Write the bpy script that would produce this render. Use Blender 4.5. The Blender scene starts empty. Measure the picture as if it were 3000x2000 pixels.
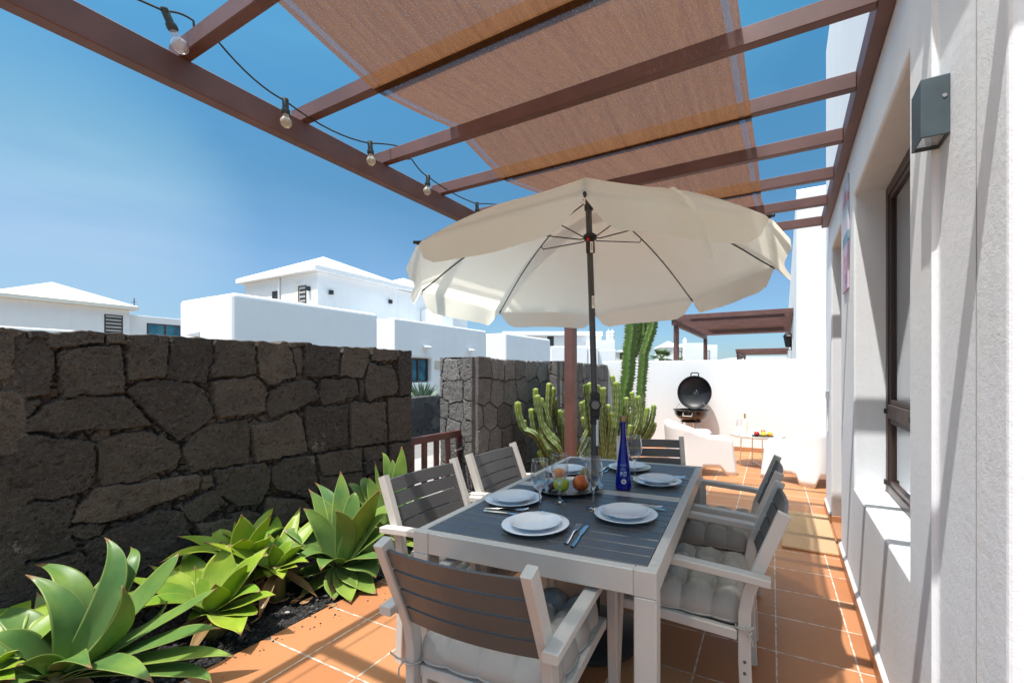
import bpy, bmesh, math, random
import numpy as np
from mathutils import Vector, Matrix, Euler
R = math.radians
rng = random.Random(7)
scene = bpy.context.scene
col = scene.collection

# ---------------------------------------------------------------- camera, world, sun, exposure
FPX, CX, HY, YAW, EYE = 1249.0, 1658.0, 1096.0, R(27.1), 1.31      # photo is 3000 px wide; optical axis column, horizon row, heading, eye height
cam = bpy.data.cameras.new('camera'); camo = bpy.data.objects.new('camera', cam); col.objects.link(camo)
cam.sensor_width = 36; cam.lens = 36 * FPX / 3000; cam.shift_x = (1500 - CX) / 3000; cam.shift_y = (HY - 1000) / 3000
cam.clip_start = 0.02; cam.clip_end = 5000
camo.location = (0, 0, EYE); camo.rotation_euler = (R(90), 0, YAW)
scene.camera = camo

# ---------------------------------------------------------------- measuring the photo: rays cut with real planes
sT, cT = math.sin(YAW), math.cos(YAW)
def ray(x, y):
    u = (x - CX) / FPX; v = (HY - y) / FPX
    return Vector((-sT + u * cT, cT + u * sT, v))
EYEP = Vector((0, 0, EYE))
def onz(x, y, z): r = ray(x, y); return EYEP + r * ((z - EYE) / r.z)
def onx(x, y, X): r = ray(x, y); return EYEP + r * (X / r.x)
def ony(x, y, Y): r = ray(x, y); return EYEP + r * (Y / r.y)
def atw(x, y, w_): return EYEP + ray(x, y) * w_
def px(P): w_ = -P[0] * sT + P[1] * cT; return (CX + FPX * (P[0] * cT + P[1] * sT) / w_, HY - FPX * (P[2] - EYE) / w_)

SUN = Vector((-0.145, -0.335, 1.0)).normalized()
sun = bpy.data.lights.new('sun', 'SUN'); suno = bpy.data.objects.new('sun', sun); col.objects.link(suno)
sun.energy = 2.6; sun.angle = R(0.5); sun.color = (1.0, 0.97, 0.925)
suno.rotation_euler = SUN.to_track_quat('Z', 'Y').to_euler()

w = bpy.data.worlds.new('World'); scene.world = w; w.use_nodes = True
nt = w.node_tree; nt.nodes.clear()
sky = nt.nodes.new('ShaderNodeTexSky'); sky.sky_type = 'NISHITA'; sky.sun_disc = False
sky.sun_elevation = math.asin(SUN.z); sky.sun_rotation = math.atan2(SUN.x, SUN.y)
sky.altitude = 30; sky.air_density = 1.0; sky.dust_density = 0.6; sky.ozone_density = 1.6
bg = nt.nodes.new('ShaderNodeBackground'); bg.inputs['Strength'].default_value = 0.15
wo = nt.nodes.new('ShaderNodeOutputWorld')
tc = nt.nodes.new('ShaderNodeTexCoord'); mp = nt.nodes.new('ShaderNodeMapping'); mp.inputs['Scale'].default_value = (1.0, 1.0, 3.2)
mp.inputs['Rotation'].default_value = (0.25, 0.35, 0.4)
ns = nt.nodes.new('ShaderNodeTexNoise'); ns.inputs['Scale'].default_value = 1.7; ns.inputs['Detail'].default_value = 6; ns.inputs['Distortion'].default_value = 0.6
cr = nt.nodes.new('ShaderNodeValToRGB'); cr.color_ramp.elements[0].position = 0.5; cr.color_ramp.elements[1].position = 0.85
cr.color_ramp.elements[0].color = (0, 0, 0, 1); cr.color_ramp.elements[1].color = (.16, .16, .16, 1)
mx = nt.nodes.new('ShaderNodeMix'); mx.data_type = 'RGBA'; mx.inputs['B'].default_value = (5.2, 5.6, 6.0, 1)
nt.links.new(tc.outputs['Generated'], mp.inputs[0]); nt.links.new(mp.outputs[0], ns.inputs['Vector']); nt.links.new(ns.outputs['Fac'], cr.inputs[0])
nt.links.new(cr.outputs[0], mx.inputs['Factor']); nt.links.new(sky.outputs[0], mx.inputs['A'])
hs = nt.nodes.new('ShaderNodeHueSaturation'); hs.inputs['Saturation'].default_value = 1.0; hs.inputs['Hue'].default_value = .49
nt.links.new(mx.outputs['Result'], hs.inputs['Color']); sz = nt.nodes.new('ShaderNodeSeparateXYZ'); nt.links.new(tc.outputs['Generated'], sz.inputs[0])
hr = nt.nodes.new('ShaderNodeValToRGB'); he = hr.color_ramp.elements; he[0].position = 0.0; he[0].color = (.24, .31, .385, 1); he[1].position = .64; he[1].color = (.215, .51, .56, 1); e_ = he.new(.22); e_.color = (.29, .365, .43, 1); e_ = he.new(.36); e_.color = (.22, .36, .41, 1); e_ = he.new(.80); e_.color = (3.1, 2.65, 1.85, 1)  # tints the sky; zenith boosted out of view as added fill for shaded parts
wd_ = ray(60, 640).normalized(); dt = nt.nodes.new('ShaderNodeVectorMath'); dt.operation = 'DOT_PRODUCT'; dt.inputs[1].default_value = wd_; nt.links.new(tc.outputs['Generated'], dt.inputs[0])
mr = nt.nodes.new('ShaderNodeMapRange'); mr.interpolation_type = 'SMOOTHSTEP'; mr.inputs['From Min'].default_value = .955; mr.inputs['From Max'].default_value = 1.0; nt.links.new(dt.outputs['Value'], mr.inputs['Value'])
mw = nt.nodes.new('ShaderNodeMath'); mw.operation = 'MULTIPLY'; nt.links.new(mr.outputs[0], mw.inputs[0]); nt.links.new(ns.outputs['Fac'], mw.inputs[1]); ma = nt.nodes.new('ShaderNodeMath'); ma.operation = 'MULTIPLY_ADD'; ma.inputs[1].default_value = .85; nt.links.new(mw.outputs[0], ma.inputs[0]); nt.links.new(cr.outputs[0], ma.inputs[2]); nt.links.new(ma.outputs[0], mx.inputs['Factor'])
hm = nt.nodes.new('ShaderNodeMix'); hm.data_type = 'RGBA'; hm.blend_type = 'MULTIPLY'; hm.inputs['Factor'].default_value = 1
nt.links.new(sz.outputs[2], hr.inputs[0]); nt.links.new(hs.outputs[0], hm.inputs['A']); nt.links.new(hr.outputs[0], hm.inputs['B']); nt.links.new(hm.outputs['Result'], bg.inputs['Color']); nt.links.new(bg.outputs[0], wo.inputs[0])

vs = scene.view_settings; vs.view_transform = 'Standard'; vs.look = 'None'; vs.gamma = 1; vs.exposure = 1.2; vs.use_curve_mapping = False
scene.cycles.max_bounces = 10; scene.cycles.transparent_max_bounces = 24; scene.cycles.caustics_reflective = False; scene.cycles.caustics_refractive = False

# ---------------------------------------------------------------- materials
MAT = {}
class NG:
    def __init__(s, name):
        s.m = bpy.data.materials.new(name); s.m.use_nodes = True; s.t = s.m.node_tree; s.t.nodes.clear()
        s.out = s.n('OutputMaterial'); MAT[name] = s.m
    def n(s, kind, **k):
        nd = s.t.nodes.new('ShaderNode' + kind)
        for a, b in k.items():
            if hasattr(nd, a) and not a[0].isupper(): setattr(nd, a, b)
            else: s.put(nd, a, b)
        return nd
    def put(s, nd, key, v):
        i = nd.inputs[key]
        if hasattr(v, 'is_linked') and not hasattr(v, 'default_value') or isinstance(v, bpy.types.NodeSocket): s.t.links.new(v, i)
        elif isinstance(v, (tuple, list)) and len(v) == 3 and i.type == 'RGBA': i.default_value = (*v, 1)
        else: i.default_value = v
    def math(s, op, a, b=0.0, c=None):
        nd = s.n('Math', operation=op); s.put(nd, 0, a); s.put(nd, 1, b)
        if c is not None: s.put(nd, 2, c)
        return nd.outputs[0]
    def mix(s, f, a, b):
        nd = s.n('Mix', data_type='RGBA'); s.put(nd, 'Factor', f); s.put(nd, 6, a if not isinstance(a, tuple) else (*a, 1)); s.put(nd, 7, b if not isinstance(b, tuple) else (*b, 1)); return nd.outputs[2]
    def ramp(s, f, p0, p1, c0=(0, 0, 0), c1=(1, 1, 1)):
        nd = s.n('ValToRGB'); e = nd.color_ramp.elements; e[0].position = p0; e[1].position = p1; e[0].color = (*c0, 1); e[1].color = (*c1, 1); s.put(nd, 0, f); return nd.outputs[0]
    def coord(s, kind='Object', scale=None):
        c = s.n('TexCoord').outputs[kind]
        if scale:
            m_ = s.n('Mapping'); m_.inputs['Scale'].default_value = scale; s.t.links.new(c, m_.inputs[0]); c = m_.outputs[0]
        return c
    def noise(s, scale, detail=4, vec=None, rough=.55, out='Fac', dist=0.0):
        nd = s.n('TexNoise'); nd.inputs['Scale'].default_value = scale; nd.inputs['Detail'].default_value = detail; nd.inputs['Roughness'].default_value = rough; nd.inputs['Distortion'].default_value = dist
        s.t.links.new(vec if vec is not None else s.coord(), nd.inputs['Vector']); return nd.outputs[out]
    def bump(s, h, strength=.3, dist=.01, nrm=None):
        nd = s.n('Bump'); s.put(nd, 'Height', h); nd.inputs['Strength'].default_value = strength; nd.inputs['Distance'].default_value = dist
        if nrm: s.put(nd, 'Normal', nrm)
        return nd.outputs[0]
    def bsdf(s, color, rough=.5, nrm=None, **k):
        nd = s.n('BsdfPrincipled'); s.put(nd, 'Base Color', color); s.put(nd, 'Roughness', rough)
        if nrm: s.put(nd, 'Normal', nrm)
        for a, b in k.items(): s.put(nd, a.replace('_', ' '), b)
        return nd.outputs[0]
    def end(s, sh): s.t.links.new(sh, s.out.inputs[0]); return s.m

def basic(name, c, rough=.5, var=.12, scale=6, bump=0, bscale=60, bdist=.002, metal=0, spec=.5, coat=0):
    g = NG(name); n1 = g.noise(scale, 5)
    d = tuple(max(0, x * (1 - var)) for x in c); e = tuple(min(1, x * (1 + var)) for x in c)
    colr = g.mix(g.ramp(n1, .3, .7), d, e)
    rr = g.math('ADD', rough - .08, g.math('MULTIPLY', g.noise(scale * 3, 3), .16))
    nr = g.bump(g.noise(bscale, 4), bump, bdist) if bump else None
    return g.end(g.bsdf(colr, rr, nr, Metallic=metal, Specular_IOR_Level=spec, Coat_Weight=coat))

def plaster(name, c, bscale=160, strength=.35, dist=.003, stain=.06, runs=0.0):
    g = NG(name); v = g.coord()
    a = g.noise(1.3, 5, v); b = g.noise(bscale, 3, v, .6); b2 = g.noise(bscale * .22, 3, v)
    colr = g.mix(g.ramp(a, .35, .75), c, tuple(x * (1 - stain) for x in c))
    if runs:
        st = g.noise(1, 4, g.coord('Object', (7, 7, .35)), .6); colr = g.mix(g.math('MULTIPLY', g.ramp(st, .55, .8), runs), colr, (.52, .49, .44))
        pa = g.noise(4.2, 3, v, .5, 'Fac', 1.5); colr = g.mix(g.math('MULTIPLY', g.ramp(pa, .60, .63), .05), colr, (.95, .95, .94))
    h = g.math('ADD', b, g.math('MULTIPLY', b2, 1.4)); h = g.math('ADD', h, g.math('MULTIPLY', g.noise(5, 3, v), 2.5))
    return g.end(g.bsdf(colr, .85, g.bump(h, strength, dist), Specular_IOR_Level=.25))

plaster('white_plaster', (.84, .865, .89), 210, .30, .0025, .05, .16)
plaster('smooth_white_plaster', (.79, .80, .815), 60, .15, .004, .04, .12)
plaster('far_white_plaster', (.80, .80, .81), 12, .1, .01, .04, .14)
plaster('cream_plaster', (.80, .76, .68), 12, .1, .01)
plaster('pink_plaster', (.74, .60, .46), 12, .1, .01, .15)
basic('pergola_paint', (.135, .062, .052), .5, .22, 4, .2, 70, .0012)
basic('frame_paint', (.57, .53, .48), .42, .05, 5, .05, 200, .0005)
basic('slat_grey', (.088, .083, .082), .42, .10, 4, .12, 160, .0006)
basic('table_slat', (.088, .091, .098), .30, .10, 3)
basic('cushion_cloth', (.43, .405, .365), .95, .05, 9, .5, 500, .0012, spec=.15)
basic('black_metal', (.018, .018, .02), .45, .15, 8)
basic('black_enamel', (.012, .012, .013), .12, .1, 5, coat=.5)
basic('pole_grey', (.06, .062, .064), .38, .1, 8)
basic('steel', (.62, .61, .60), .22, .06, 20, metal=1)
basic('cutlery_steel', (.72, .72, .72), .16, .04, 20, metal=1)
basic('tray_metal', (.55, .52, .45), .25, .08, 9, metal=1)
basic('porcelain', (.86, .87, .89), .09, .015, 5, coat=.3)
basic('white_plastic', (.82, .82, .815), .35, .02, 4)
basic('black_rubber', (.02, .02, .02), .6, .1, 9)
basic('wire_rubber', (.025, .03, .028), .55, .1, 9)
basic('socket_green', (.035, .04, .036), .5, .1, 9)
basic('lamp_blue_grey', (.055, .085, .10), .5, .18, 12, .1, 120, .0005)
basic('window_brown', (.055, .032, .026), .4, .1, 6)
basic('gate_wood', (.10, .035, .028), .5, .25, 5, .2, 50, .001)
basic('cork', (.52, .29, .16), .85, .2, 40, .3, 200, .001)
basic('gold_foil', (.65, .45, .15), .3, .1, 12, metal=1)
basic('red_apple', (.35, .012, .02), .25, .4, 14)
basic('orange_peel', (.85, .33, .02), .45, .12, 9, .3, 180, .001)
basic('lemon_peel', (.85, .50, .03), .42, .1, 9, .3, 180, .001)
basic('grape_skin', (.13, .012, .03), .3, .35, 12)
basic('stem_brown', (.10, .06, .03), .8, .2, 20)
basic('red_plastic', (.6, .01, .01), .4, .05, 5)
basic('sticker_white', (.8, .8, .78), .5, .03, 9)
basic('print_blue_white', (.45, .6, .75), .5, .05, 9)
basic('print_red', (.55, .03, .03), .5, .05, 9)
basic('asphalt', (.19, .175, .165), .95, .15, 2, .4, 60, .01)
basic('pavement', (.33, .30, .28), .92, .12, 2, .3, 40, .005)
basic('terrain', (.24, .19, .14), .95, .25, .2, .4, 5, .05)
basic('curtain', (.55, .56, .55), .9, .06, 6)
basic('dark_interior', (.03, .03, .03), .6, .1, 3)
basic('shutter_grey', (.42, .42, .40), .6, .06, 5)
basic('meter_beige', (.55, .48, .38), .6, .08, 9)
basic('joint_grey', (.30, .29, .28), .9, .1, 9)
basic('board_tan', (.33, .19, .11), .6, .2, 5)
basic('door_brown', (.06, .03, .022), .4, .15, 5)
basic('palm_green', (.075, .14, .03), .5, .3, 6)
basic('agave_blue', (.13, .19, .13), .55, .2, 6)
basic('dry_leaf', (.38, .22, .10), .8, .3, 20)
basic('pale_pebble', (.55, .52, .47), .8, .15, 20)
basic('ivory_metal', (.78, .76, .68), .4, .03, 6)
basic('grey_metal', (.16, .16, .165), .45, .1, 6, metal=.8)
for nm, c in dict(pink=(.58, .43, .55), teal=(.17, .31, .40), lilac=(.55, .52, .62), sky=(.42, .52, .60), rose=(.50, .30, .38)).items(): basic('poster_' + nm, c, .5, .12, 14)

def thin_glass(name, tint=(.97, .98, .98), rim=.9, base=.03):
    g = NG(name); lw = g.n('LayerWeight'); lw.inputs['Blend'].default_value = .35
    f = g.math('ADD', g.math('MULTIPLY', g.math('POWER', lw.outputs['Facing'], 1.25), rim), base)
    t = g.n('BsdfTransparent'); t.inputs[0].default_value = (*tint, 1)
    gl = g.n('BsdfGlossy'); gl.inputs['Roughness'].default_value = .02; gl.inputs[0].default_value = (.95, .97, 1, 1)
    m_ = g.n('MixShader'); g.put(m_, 0, f); g.put(m_, 1, t.outputs[0]); g.put(m_, 2, gl.outputs[0])
    return g.end(m_.outputs[0])
thin_glass('drinking_glass', (.955, .96, .965), .95, .035)
g = NG('solid_glass'); g.end(g.bsdf((.96, .98, .98), .02, Transmission_Weight=1.0, IOR=1.45))
thin_glass('bulb_glass', (.93, .91, .87), .5, .10)
thin_glass('window_glass', (.72, .76, .76), .7, .10)
thin_glass('lamp_glass', (.8, .82, .8), .6, .2)

g = NG('clear_bulb')
t = g.n('BsdfTransparent'); t.inputs[0].default_value = (.97, .97, .97, 1); d = g.bsdf((.75, .76, .80), .08); m_ = g.n('MixShader'); m_.inputs[0].default_value = .35; g.put(m_, 1, t.outputs[0]); g.put(m_, 2, d); g.end(m_.outputs[0])
g = NG('frosted_bulb')          # faintly yellowed, milky bulbs
t = g.n('BsdfTransparent'); t.inputs[0].default_value = (.95, .93, .88, 1)
d = g.bsdf((.62, .57, .47), .25); m_ = g.n('MixShader'); m_.inputs[0].default_value = .6; g.put(m_, 1, t.outputs[0]); g.put(m_, 2, d); g.end(m_.outputs[0])

g = NG('blue_pane'); g.end(g.bsdf(g.mix(g.ramp(g.noise(1.5, 3), .35, .65), (.015, .09, .15), (.05, .22, .30)), .06))
g = NG('blue_glass')
tr = g.n('BsdfTransparent'); tr.inputs[0].default_value = (.05, .10, .62, 1)
gl = g.bsdf((.002, .012, .36), .05, Coat_Weight=.6); m_ = g.n('MixShader'); m_.inputs[0].default_value = .62; g.put(m_, 1, tr.outputs[0]); g.put(m_, 2, gl); g.end(m_.outputs[0])
g = NG('pale_bottle'); g.end(g.bsdf(g.mix(g.ramp(g.noise(38, 2), .5, .56), (.62, .63, .48), (.85, .84, .72)), .12))
g = NG('apple_green'); g.end(g.bsdf(g.mix(g.ramp(g.noise(9, 4), .35, .7), (.36, .45, .02), (.50, .50, .05)), .3))
g = NG('nectarine'); g.end(g.bsdf(g.mix(g.ramp(g.noise(11, 4, None, .6, 'Fac', 1.2), .38, .62), (.80, .19, .012), (.48, .035, .012)), .32))
g = NG('peach_skin'); g.end(g.bsdf(g.mix(g.ramp(g.noise(7, 4), .35, .65), (.92, .36, .03), (.85, .22, .03)), .6))
g = NG('pear_skin'); g.end(g.bsdf(g.mix(g.ramp(g.noise(14, 4), .35, .65), (.30, .26, .04), (.28, .15, .03)), .4))

# umbrella canvas: light passes through
g = NG('canvas'); v = g.coord()
c1 = g.mix(g.ramp(g.noise(5, 5, v), .3, .75), (.98, .93, .80), (.96, .90, .76)); nr = g.bump(g.math('ADD', g.noise(14, 4, v), g.math('MULTIPLY', g.noise(420, 2, v), .15)), .22, .006)
df = g.n('BsdfDiffuse'); g.put(df, 0, c1); g.put(df, 'Normal', nr); tl = g.n('BsdfTranslucent'); g.put(tl, 0, c1); g.put(tl, 'Normal', nr)
m_ = g.n('MixShader'); m_.inputs[0].default_value = .72; g.put(m_, 1, df.outputs[0]); g.put(m_, 2, tl.outputs[0]); g.end(m_.outputs[0])

# shade cloth: knitted brown net with lighter and darker runs along its length and a loose selvedge
g = NG('shade_net'); v = g.coord('UV'); sx = g.n('SeparateXYZ'); g.put(sx, 0, v)
streak = g.noise(1, 5, g.coord('UV', (48, .5, 1)), .65); fine = g.noise(1, 2, g.coord('UV', (700, 14, 1)), .6); weave = g.noise(1, 2, g.coord('UV', (150, 170, 1)), .5)
c1 = g.mix(g.ramp(streak, .22, .80), (.098, .038, .016), (.178, .084, .038)); c1 = g.mix(g.math('MULTIPLY', g.ramp(fine, .4, .65), .4), c1, (.25, .125, .057))
df = g.n('BsdfDiffuse'); g.put(df, 0, c1); tl = g.n('BsdfTranslucent'); g.put(tl, 0, c1)
tp = g.n('BsdfTransparent')
m1 = g.n('MixShader'); m1.inputs[0].default_value = .55; g.put(m1, 1, df.outputs[0]); g.put(m1, 2, tl.outputs[0])
ex = g.math('MULTIPLY', g.math('ABSOLUTE', g.math('SUBTRACT', sx.outputs[0], .5)), 2.0)          # 0 centre .. 1 edge
gap = g.math('MULTIPLY', g.math('GREATER_THAN', ex, .925), g.math('LESS_THAN', ex, .962))
hole = g.math('ADD', .085, g.math('MULTIPLY', g.math('GREATER_THAN', weave, .60), .16))
hole = g.math('ADD', hole, g.math('MULTIPLY', g.math('GREATER_THAN', ex, .925), .05)); hole = g.math('ADD', hole, g.math('MULTIPLY', gap, .20))
m2 = g.n('MixShader'); g.put(m2, 0, hole); g.put(m2, 1, m1.outputs[0]); g.put(m2, 2, tp.outputs[0]); g.end(m2.outputs[0])

# terracotta floor tiles with pale grout
g = NG('terracotta_tiles'); v = g.coord(); s3 = g.n('SeparateXYZ'); g.put(s3, 0, v)
PX = PY = .328
ca, sa = math.cos(R(1.39)), math.sin(R(1.39)); dx_ = g.math('ADD', s3.outputs[0], 1.976); dy_ = g.math('ADD', s3.outputs[1], -1.219)
uu = g.math('DIVIDE', g.math('ADD', g.math('ADD', g.math('MULTIPLY', dx_, ca), g.math('MULTIPLY', dy_, sa)), 20 * PX), PX)
vv = g.math('DIVIDE', g.math('ADD', g.math('SUBTRACT', g.math('MULTIPLY', dy_, ca), g.math('MULTIPLY', dx_, sa)), 20 * PY), PY)
wob = g.math('MULTIPLY', g.math('SUBTRACT', g.noise(9, 3, v), .5), .012)
fu = g.math('FRACT', g.math('ADD', uu, wob)); fv = g.math('FRACT', g.math('ADD', vv, wob))
eu = g.math('MULTIPLY', g.math('SUBTRACT', .5, g.math('ABSOLUTE', g.math('SUBTRACT', fu, .5))), PX)
ev = g.math('MULTIPLY', g.math('SUBTRACT', .5, g.math('ABSOLUTE', g.math('SUBTRACT', fv, .5))), PY)
ed = g.math('MINIMUM', eu, ev); tile = g.ramp(g.math('MULTIPLY', ed, 100), .28, .46)
cid = g.n('CombineXYZ'); g.put(cid, 0, g.math('FLOOR', uu)); g.put(cid, 1, g.math('FLOOR', vv)); wn = g.n('TexWhiteNoise', noise_dimensions='3D'); g.put(wn, 0, cid.outputs[0])
base = g.mix(g.ramp(g.noise(3.2, 6, v, .6), .3, .72), (.44, .178, .068), (.355, .138, .053))
base = g.mix(g.math('MULTIPLY', g.ramp(g.noise(1.1, 6, v, .65), .45, .7), .35), base, (.34, .14, .07)); base = g.mix(g.math('MULTIPLY', wn.outputs[0], .75), base, (.48, .225, .10)); base = g.mix(g.math('MULTIPLY', g.ramp(g.noise(40, 4, v), .55, .75), .2), base, (.30, .13, .06))
grout = g.mix(g.ramp(g.noise(30, 4, v), .45, .6), (.66, .58, .49), (.40, .31, .24))
cc = g.mix(tile, grout, base)
hh = g.math('ADD', g.math('MULTIPLY', tile, 1.0), g.math('MULTIPLY', g.noise(14, 4, v), .35))
g.end(g.bsdf(cc, g.math('ADD', .38, g.math('MULTIPLY', g.noise(12, 4, v), .3)), g.bump(hh, .5, .003), Specular_IOR_Level=.35))
basic('skirting_tile', (.42, .195, .095), .4, .15, 5)
g = NG('coir_mat'); n1 = g.noise(240, 3); g.end(g.bsdf(g.mix(g.ramp(n1, .3, .7), (.47, .285, .155), (.67, .45, .27)), 1, g.bump(n1, .8, .008), Specular_IOR_Level=.1))
g = NG('black_gravel'); vo = g.n('TexVoronoi'); vo.inputs['Scale'].default_value = 95; g.put(vo, 'Vector', g.coord()); rd = g.n('SeparateColor'); g.put(rd, 0, vo.outputs['Color'])
g.end(g.bsdf(g.mix(rd.outputs[0], (.012, .012, .013), (.07, .066, .062)), .9, g.bump(g.math('ADD', g.math('MULTIPLY', vo.outputs['Distance'], -1), g.noise(260, 3)), 1, .012), Specular_IOR_Level=.2))
g = NG('pebble_black'); oi = g.n('Attribute', attribute_name='tone'); g.end(g.bsdf(g.mix(oi.outputs['Fac'], (.015, .015, .016), (.12, .11, .105)), .9, g.bump(g.noise(300, 3), .5, .004)))

# lava stone with pores and pale lichen; 'tone' differs stone by stone, 'gap' marks the joints between them
def lava(name, dark, light, pale, bd=.014):
    g = NG(name); v = g.coord(); at = g.n('Attribute', attribute_name='tone')
    n1 = g.noise(7, 6, v, .62); n2 = g.noise(46, 5, v, .65)
    c = g.mix(at.outputs['Fac'], dark, light)
    c = g.mix(g.math('MULTIPLY', g.ramp(n1, .42, .72), .5), c, tuple(x * .55 for x in dark))
    c = g.mix(g.math('MULTIPLY', g.ramp(n2, .52, .72), .35), c, tuple(x * 1.5 for x in light))
    li = g.math('MULTIPLY', g.ramp(g.noise(3.1, 5, v, .65), .60, .72), g.ramp(g.noise(30, 4, v, .7), .5, .6)); c = g.mix(g.math('MULTIPLY', li, .75), c, pale)
    vo = g.n('TexVoronoi'); vo.inputs['Scale'].default_value = 62; g.put(vo, 'Vector', v); vo2 = g.n('TexVoronoi'); vo2.inputs['Scale'].default_value = 150; g.put(vo2, 'Vector', v)
    pit = g.math('ADD', g.ramp(vo.outputs['Distance'], .14, .26), g.math('MULTIPLY', g.ramp(vo2.outputs['Distance'], .12, .35), .6))
    h = g.math('ADD', pit, g.math('MULTIPLY', n2, 1.3)); h = g.math('ADD', h, g.math('MULTIPLY', g.noise(190, 3, v, .6), .5))
    return g.end(g.bsdf(c, .95, g.bump(h, .9, bd), Specular_IOR_Level=.2))
lava('lava_brown', (.068, .064, .060), (.138, .119, .100), (.33, .29, .24), .010)
lava('lava_grey', (.115, .110, .106), (.23, .22, .21), (.36, .33, .29), .007)
lava('lava_far', (.05, .05, .052), (.10, .10, .10), (.2, .19, .18))

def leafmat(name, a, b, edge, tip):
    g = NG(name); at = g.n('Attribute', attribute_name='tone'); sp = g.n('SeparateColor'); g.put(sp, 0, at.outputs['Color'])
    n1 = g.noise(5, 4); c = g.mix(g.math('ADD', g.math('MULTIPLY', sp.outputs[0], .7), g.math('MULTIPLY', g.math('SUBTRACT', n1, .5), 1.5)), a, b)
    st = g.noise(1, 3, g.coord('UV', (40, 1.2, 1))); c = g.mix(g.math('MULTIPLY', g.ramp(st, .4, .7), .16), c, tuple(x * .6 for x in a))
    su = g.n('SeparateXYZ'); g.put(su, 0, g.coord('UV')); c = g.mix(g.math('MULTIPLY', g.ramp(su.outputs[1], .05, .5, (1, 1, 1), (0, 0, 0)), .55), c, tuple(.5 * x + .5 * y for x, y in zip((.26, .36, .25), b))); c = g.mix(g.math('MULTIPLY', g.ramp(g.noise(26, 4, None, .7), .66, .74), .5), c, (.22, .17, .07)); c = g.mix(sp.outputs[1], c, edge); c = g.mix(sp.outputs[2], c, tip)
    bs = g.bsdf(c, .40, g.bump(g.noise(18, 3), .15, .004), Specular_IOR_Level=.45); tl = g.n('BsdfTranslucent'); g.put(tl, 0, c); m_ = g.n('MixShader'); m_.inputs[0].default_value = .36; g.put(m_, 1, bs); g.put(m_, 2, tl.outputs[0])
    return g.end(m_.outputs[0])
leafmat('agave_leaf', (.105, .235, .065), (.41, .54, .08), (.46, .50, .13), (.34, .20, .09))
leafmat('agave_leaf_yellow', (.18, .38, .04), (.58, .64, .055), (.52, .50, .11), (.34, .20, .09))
def cactusmat(name, a, b, ridge):
    g = NG(name); at = g.n('Attribute', attribute_name='tone'); sp = g.n('SeparateColor'); g.put(sp, 0, at.outputs['Color'])
    c = g.mix(g.ramp(g.noise(9, 5), .3, .7), a, tuple(x * 1.25 for x in a)); c = g.mix(sp.outputs[0], c, b); c = g.mix(g.math('MULTIPLY', sp.outputs[1], .95), c, ridge)
    c = g.mix(sp.outputs[2], c, (.30, .24, .16))
    return g.end(g.bsdf(c, .5, g.bump(g.noise(60, 3), .2, .003), Specular_IOR_Level=.4))
cactusmat('cactus_skin', (.080, .130, .036), (.24, .34, .03), (.40, .39, .24)); cactusmat('tall_cactus_skin', (.055, .125, .025), (.22, .30, .04), (.26, .27, .12))

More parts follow.
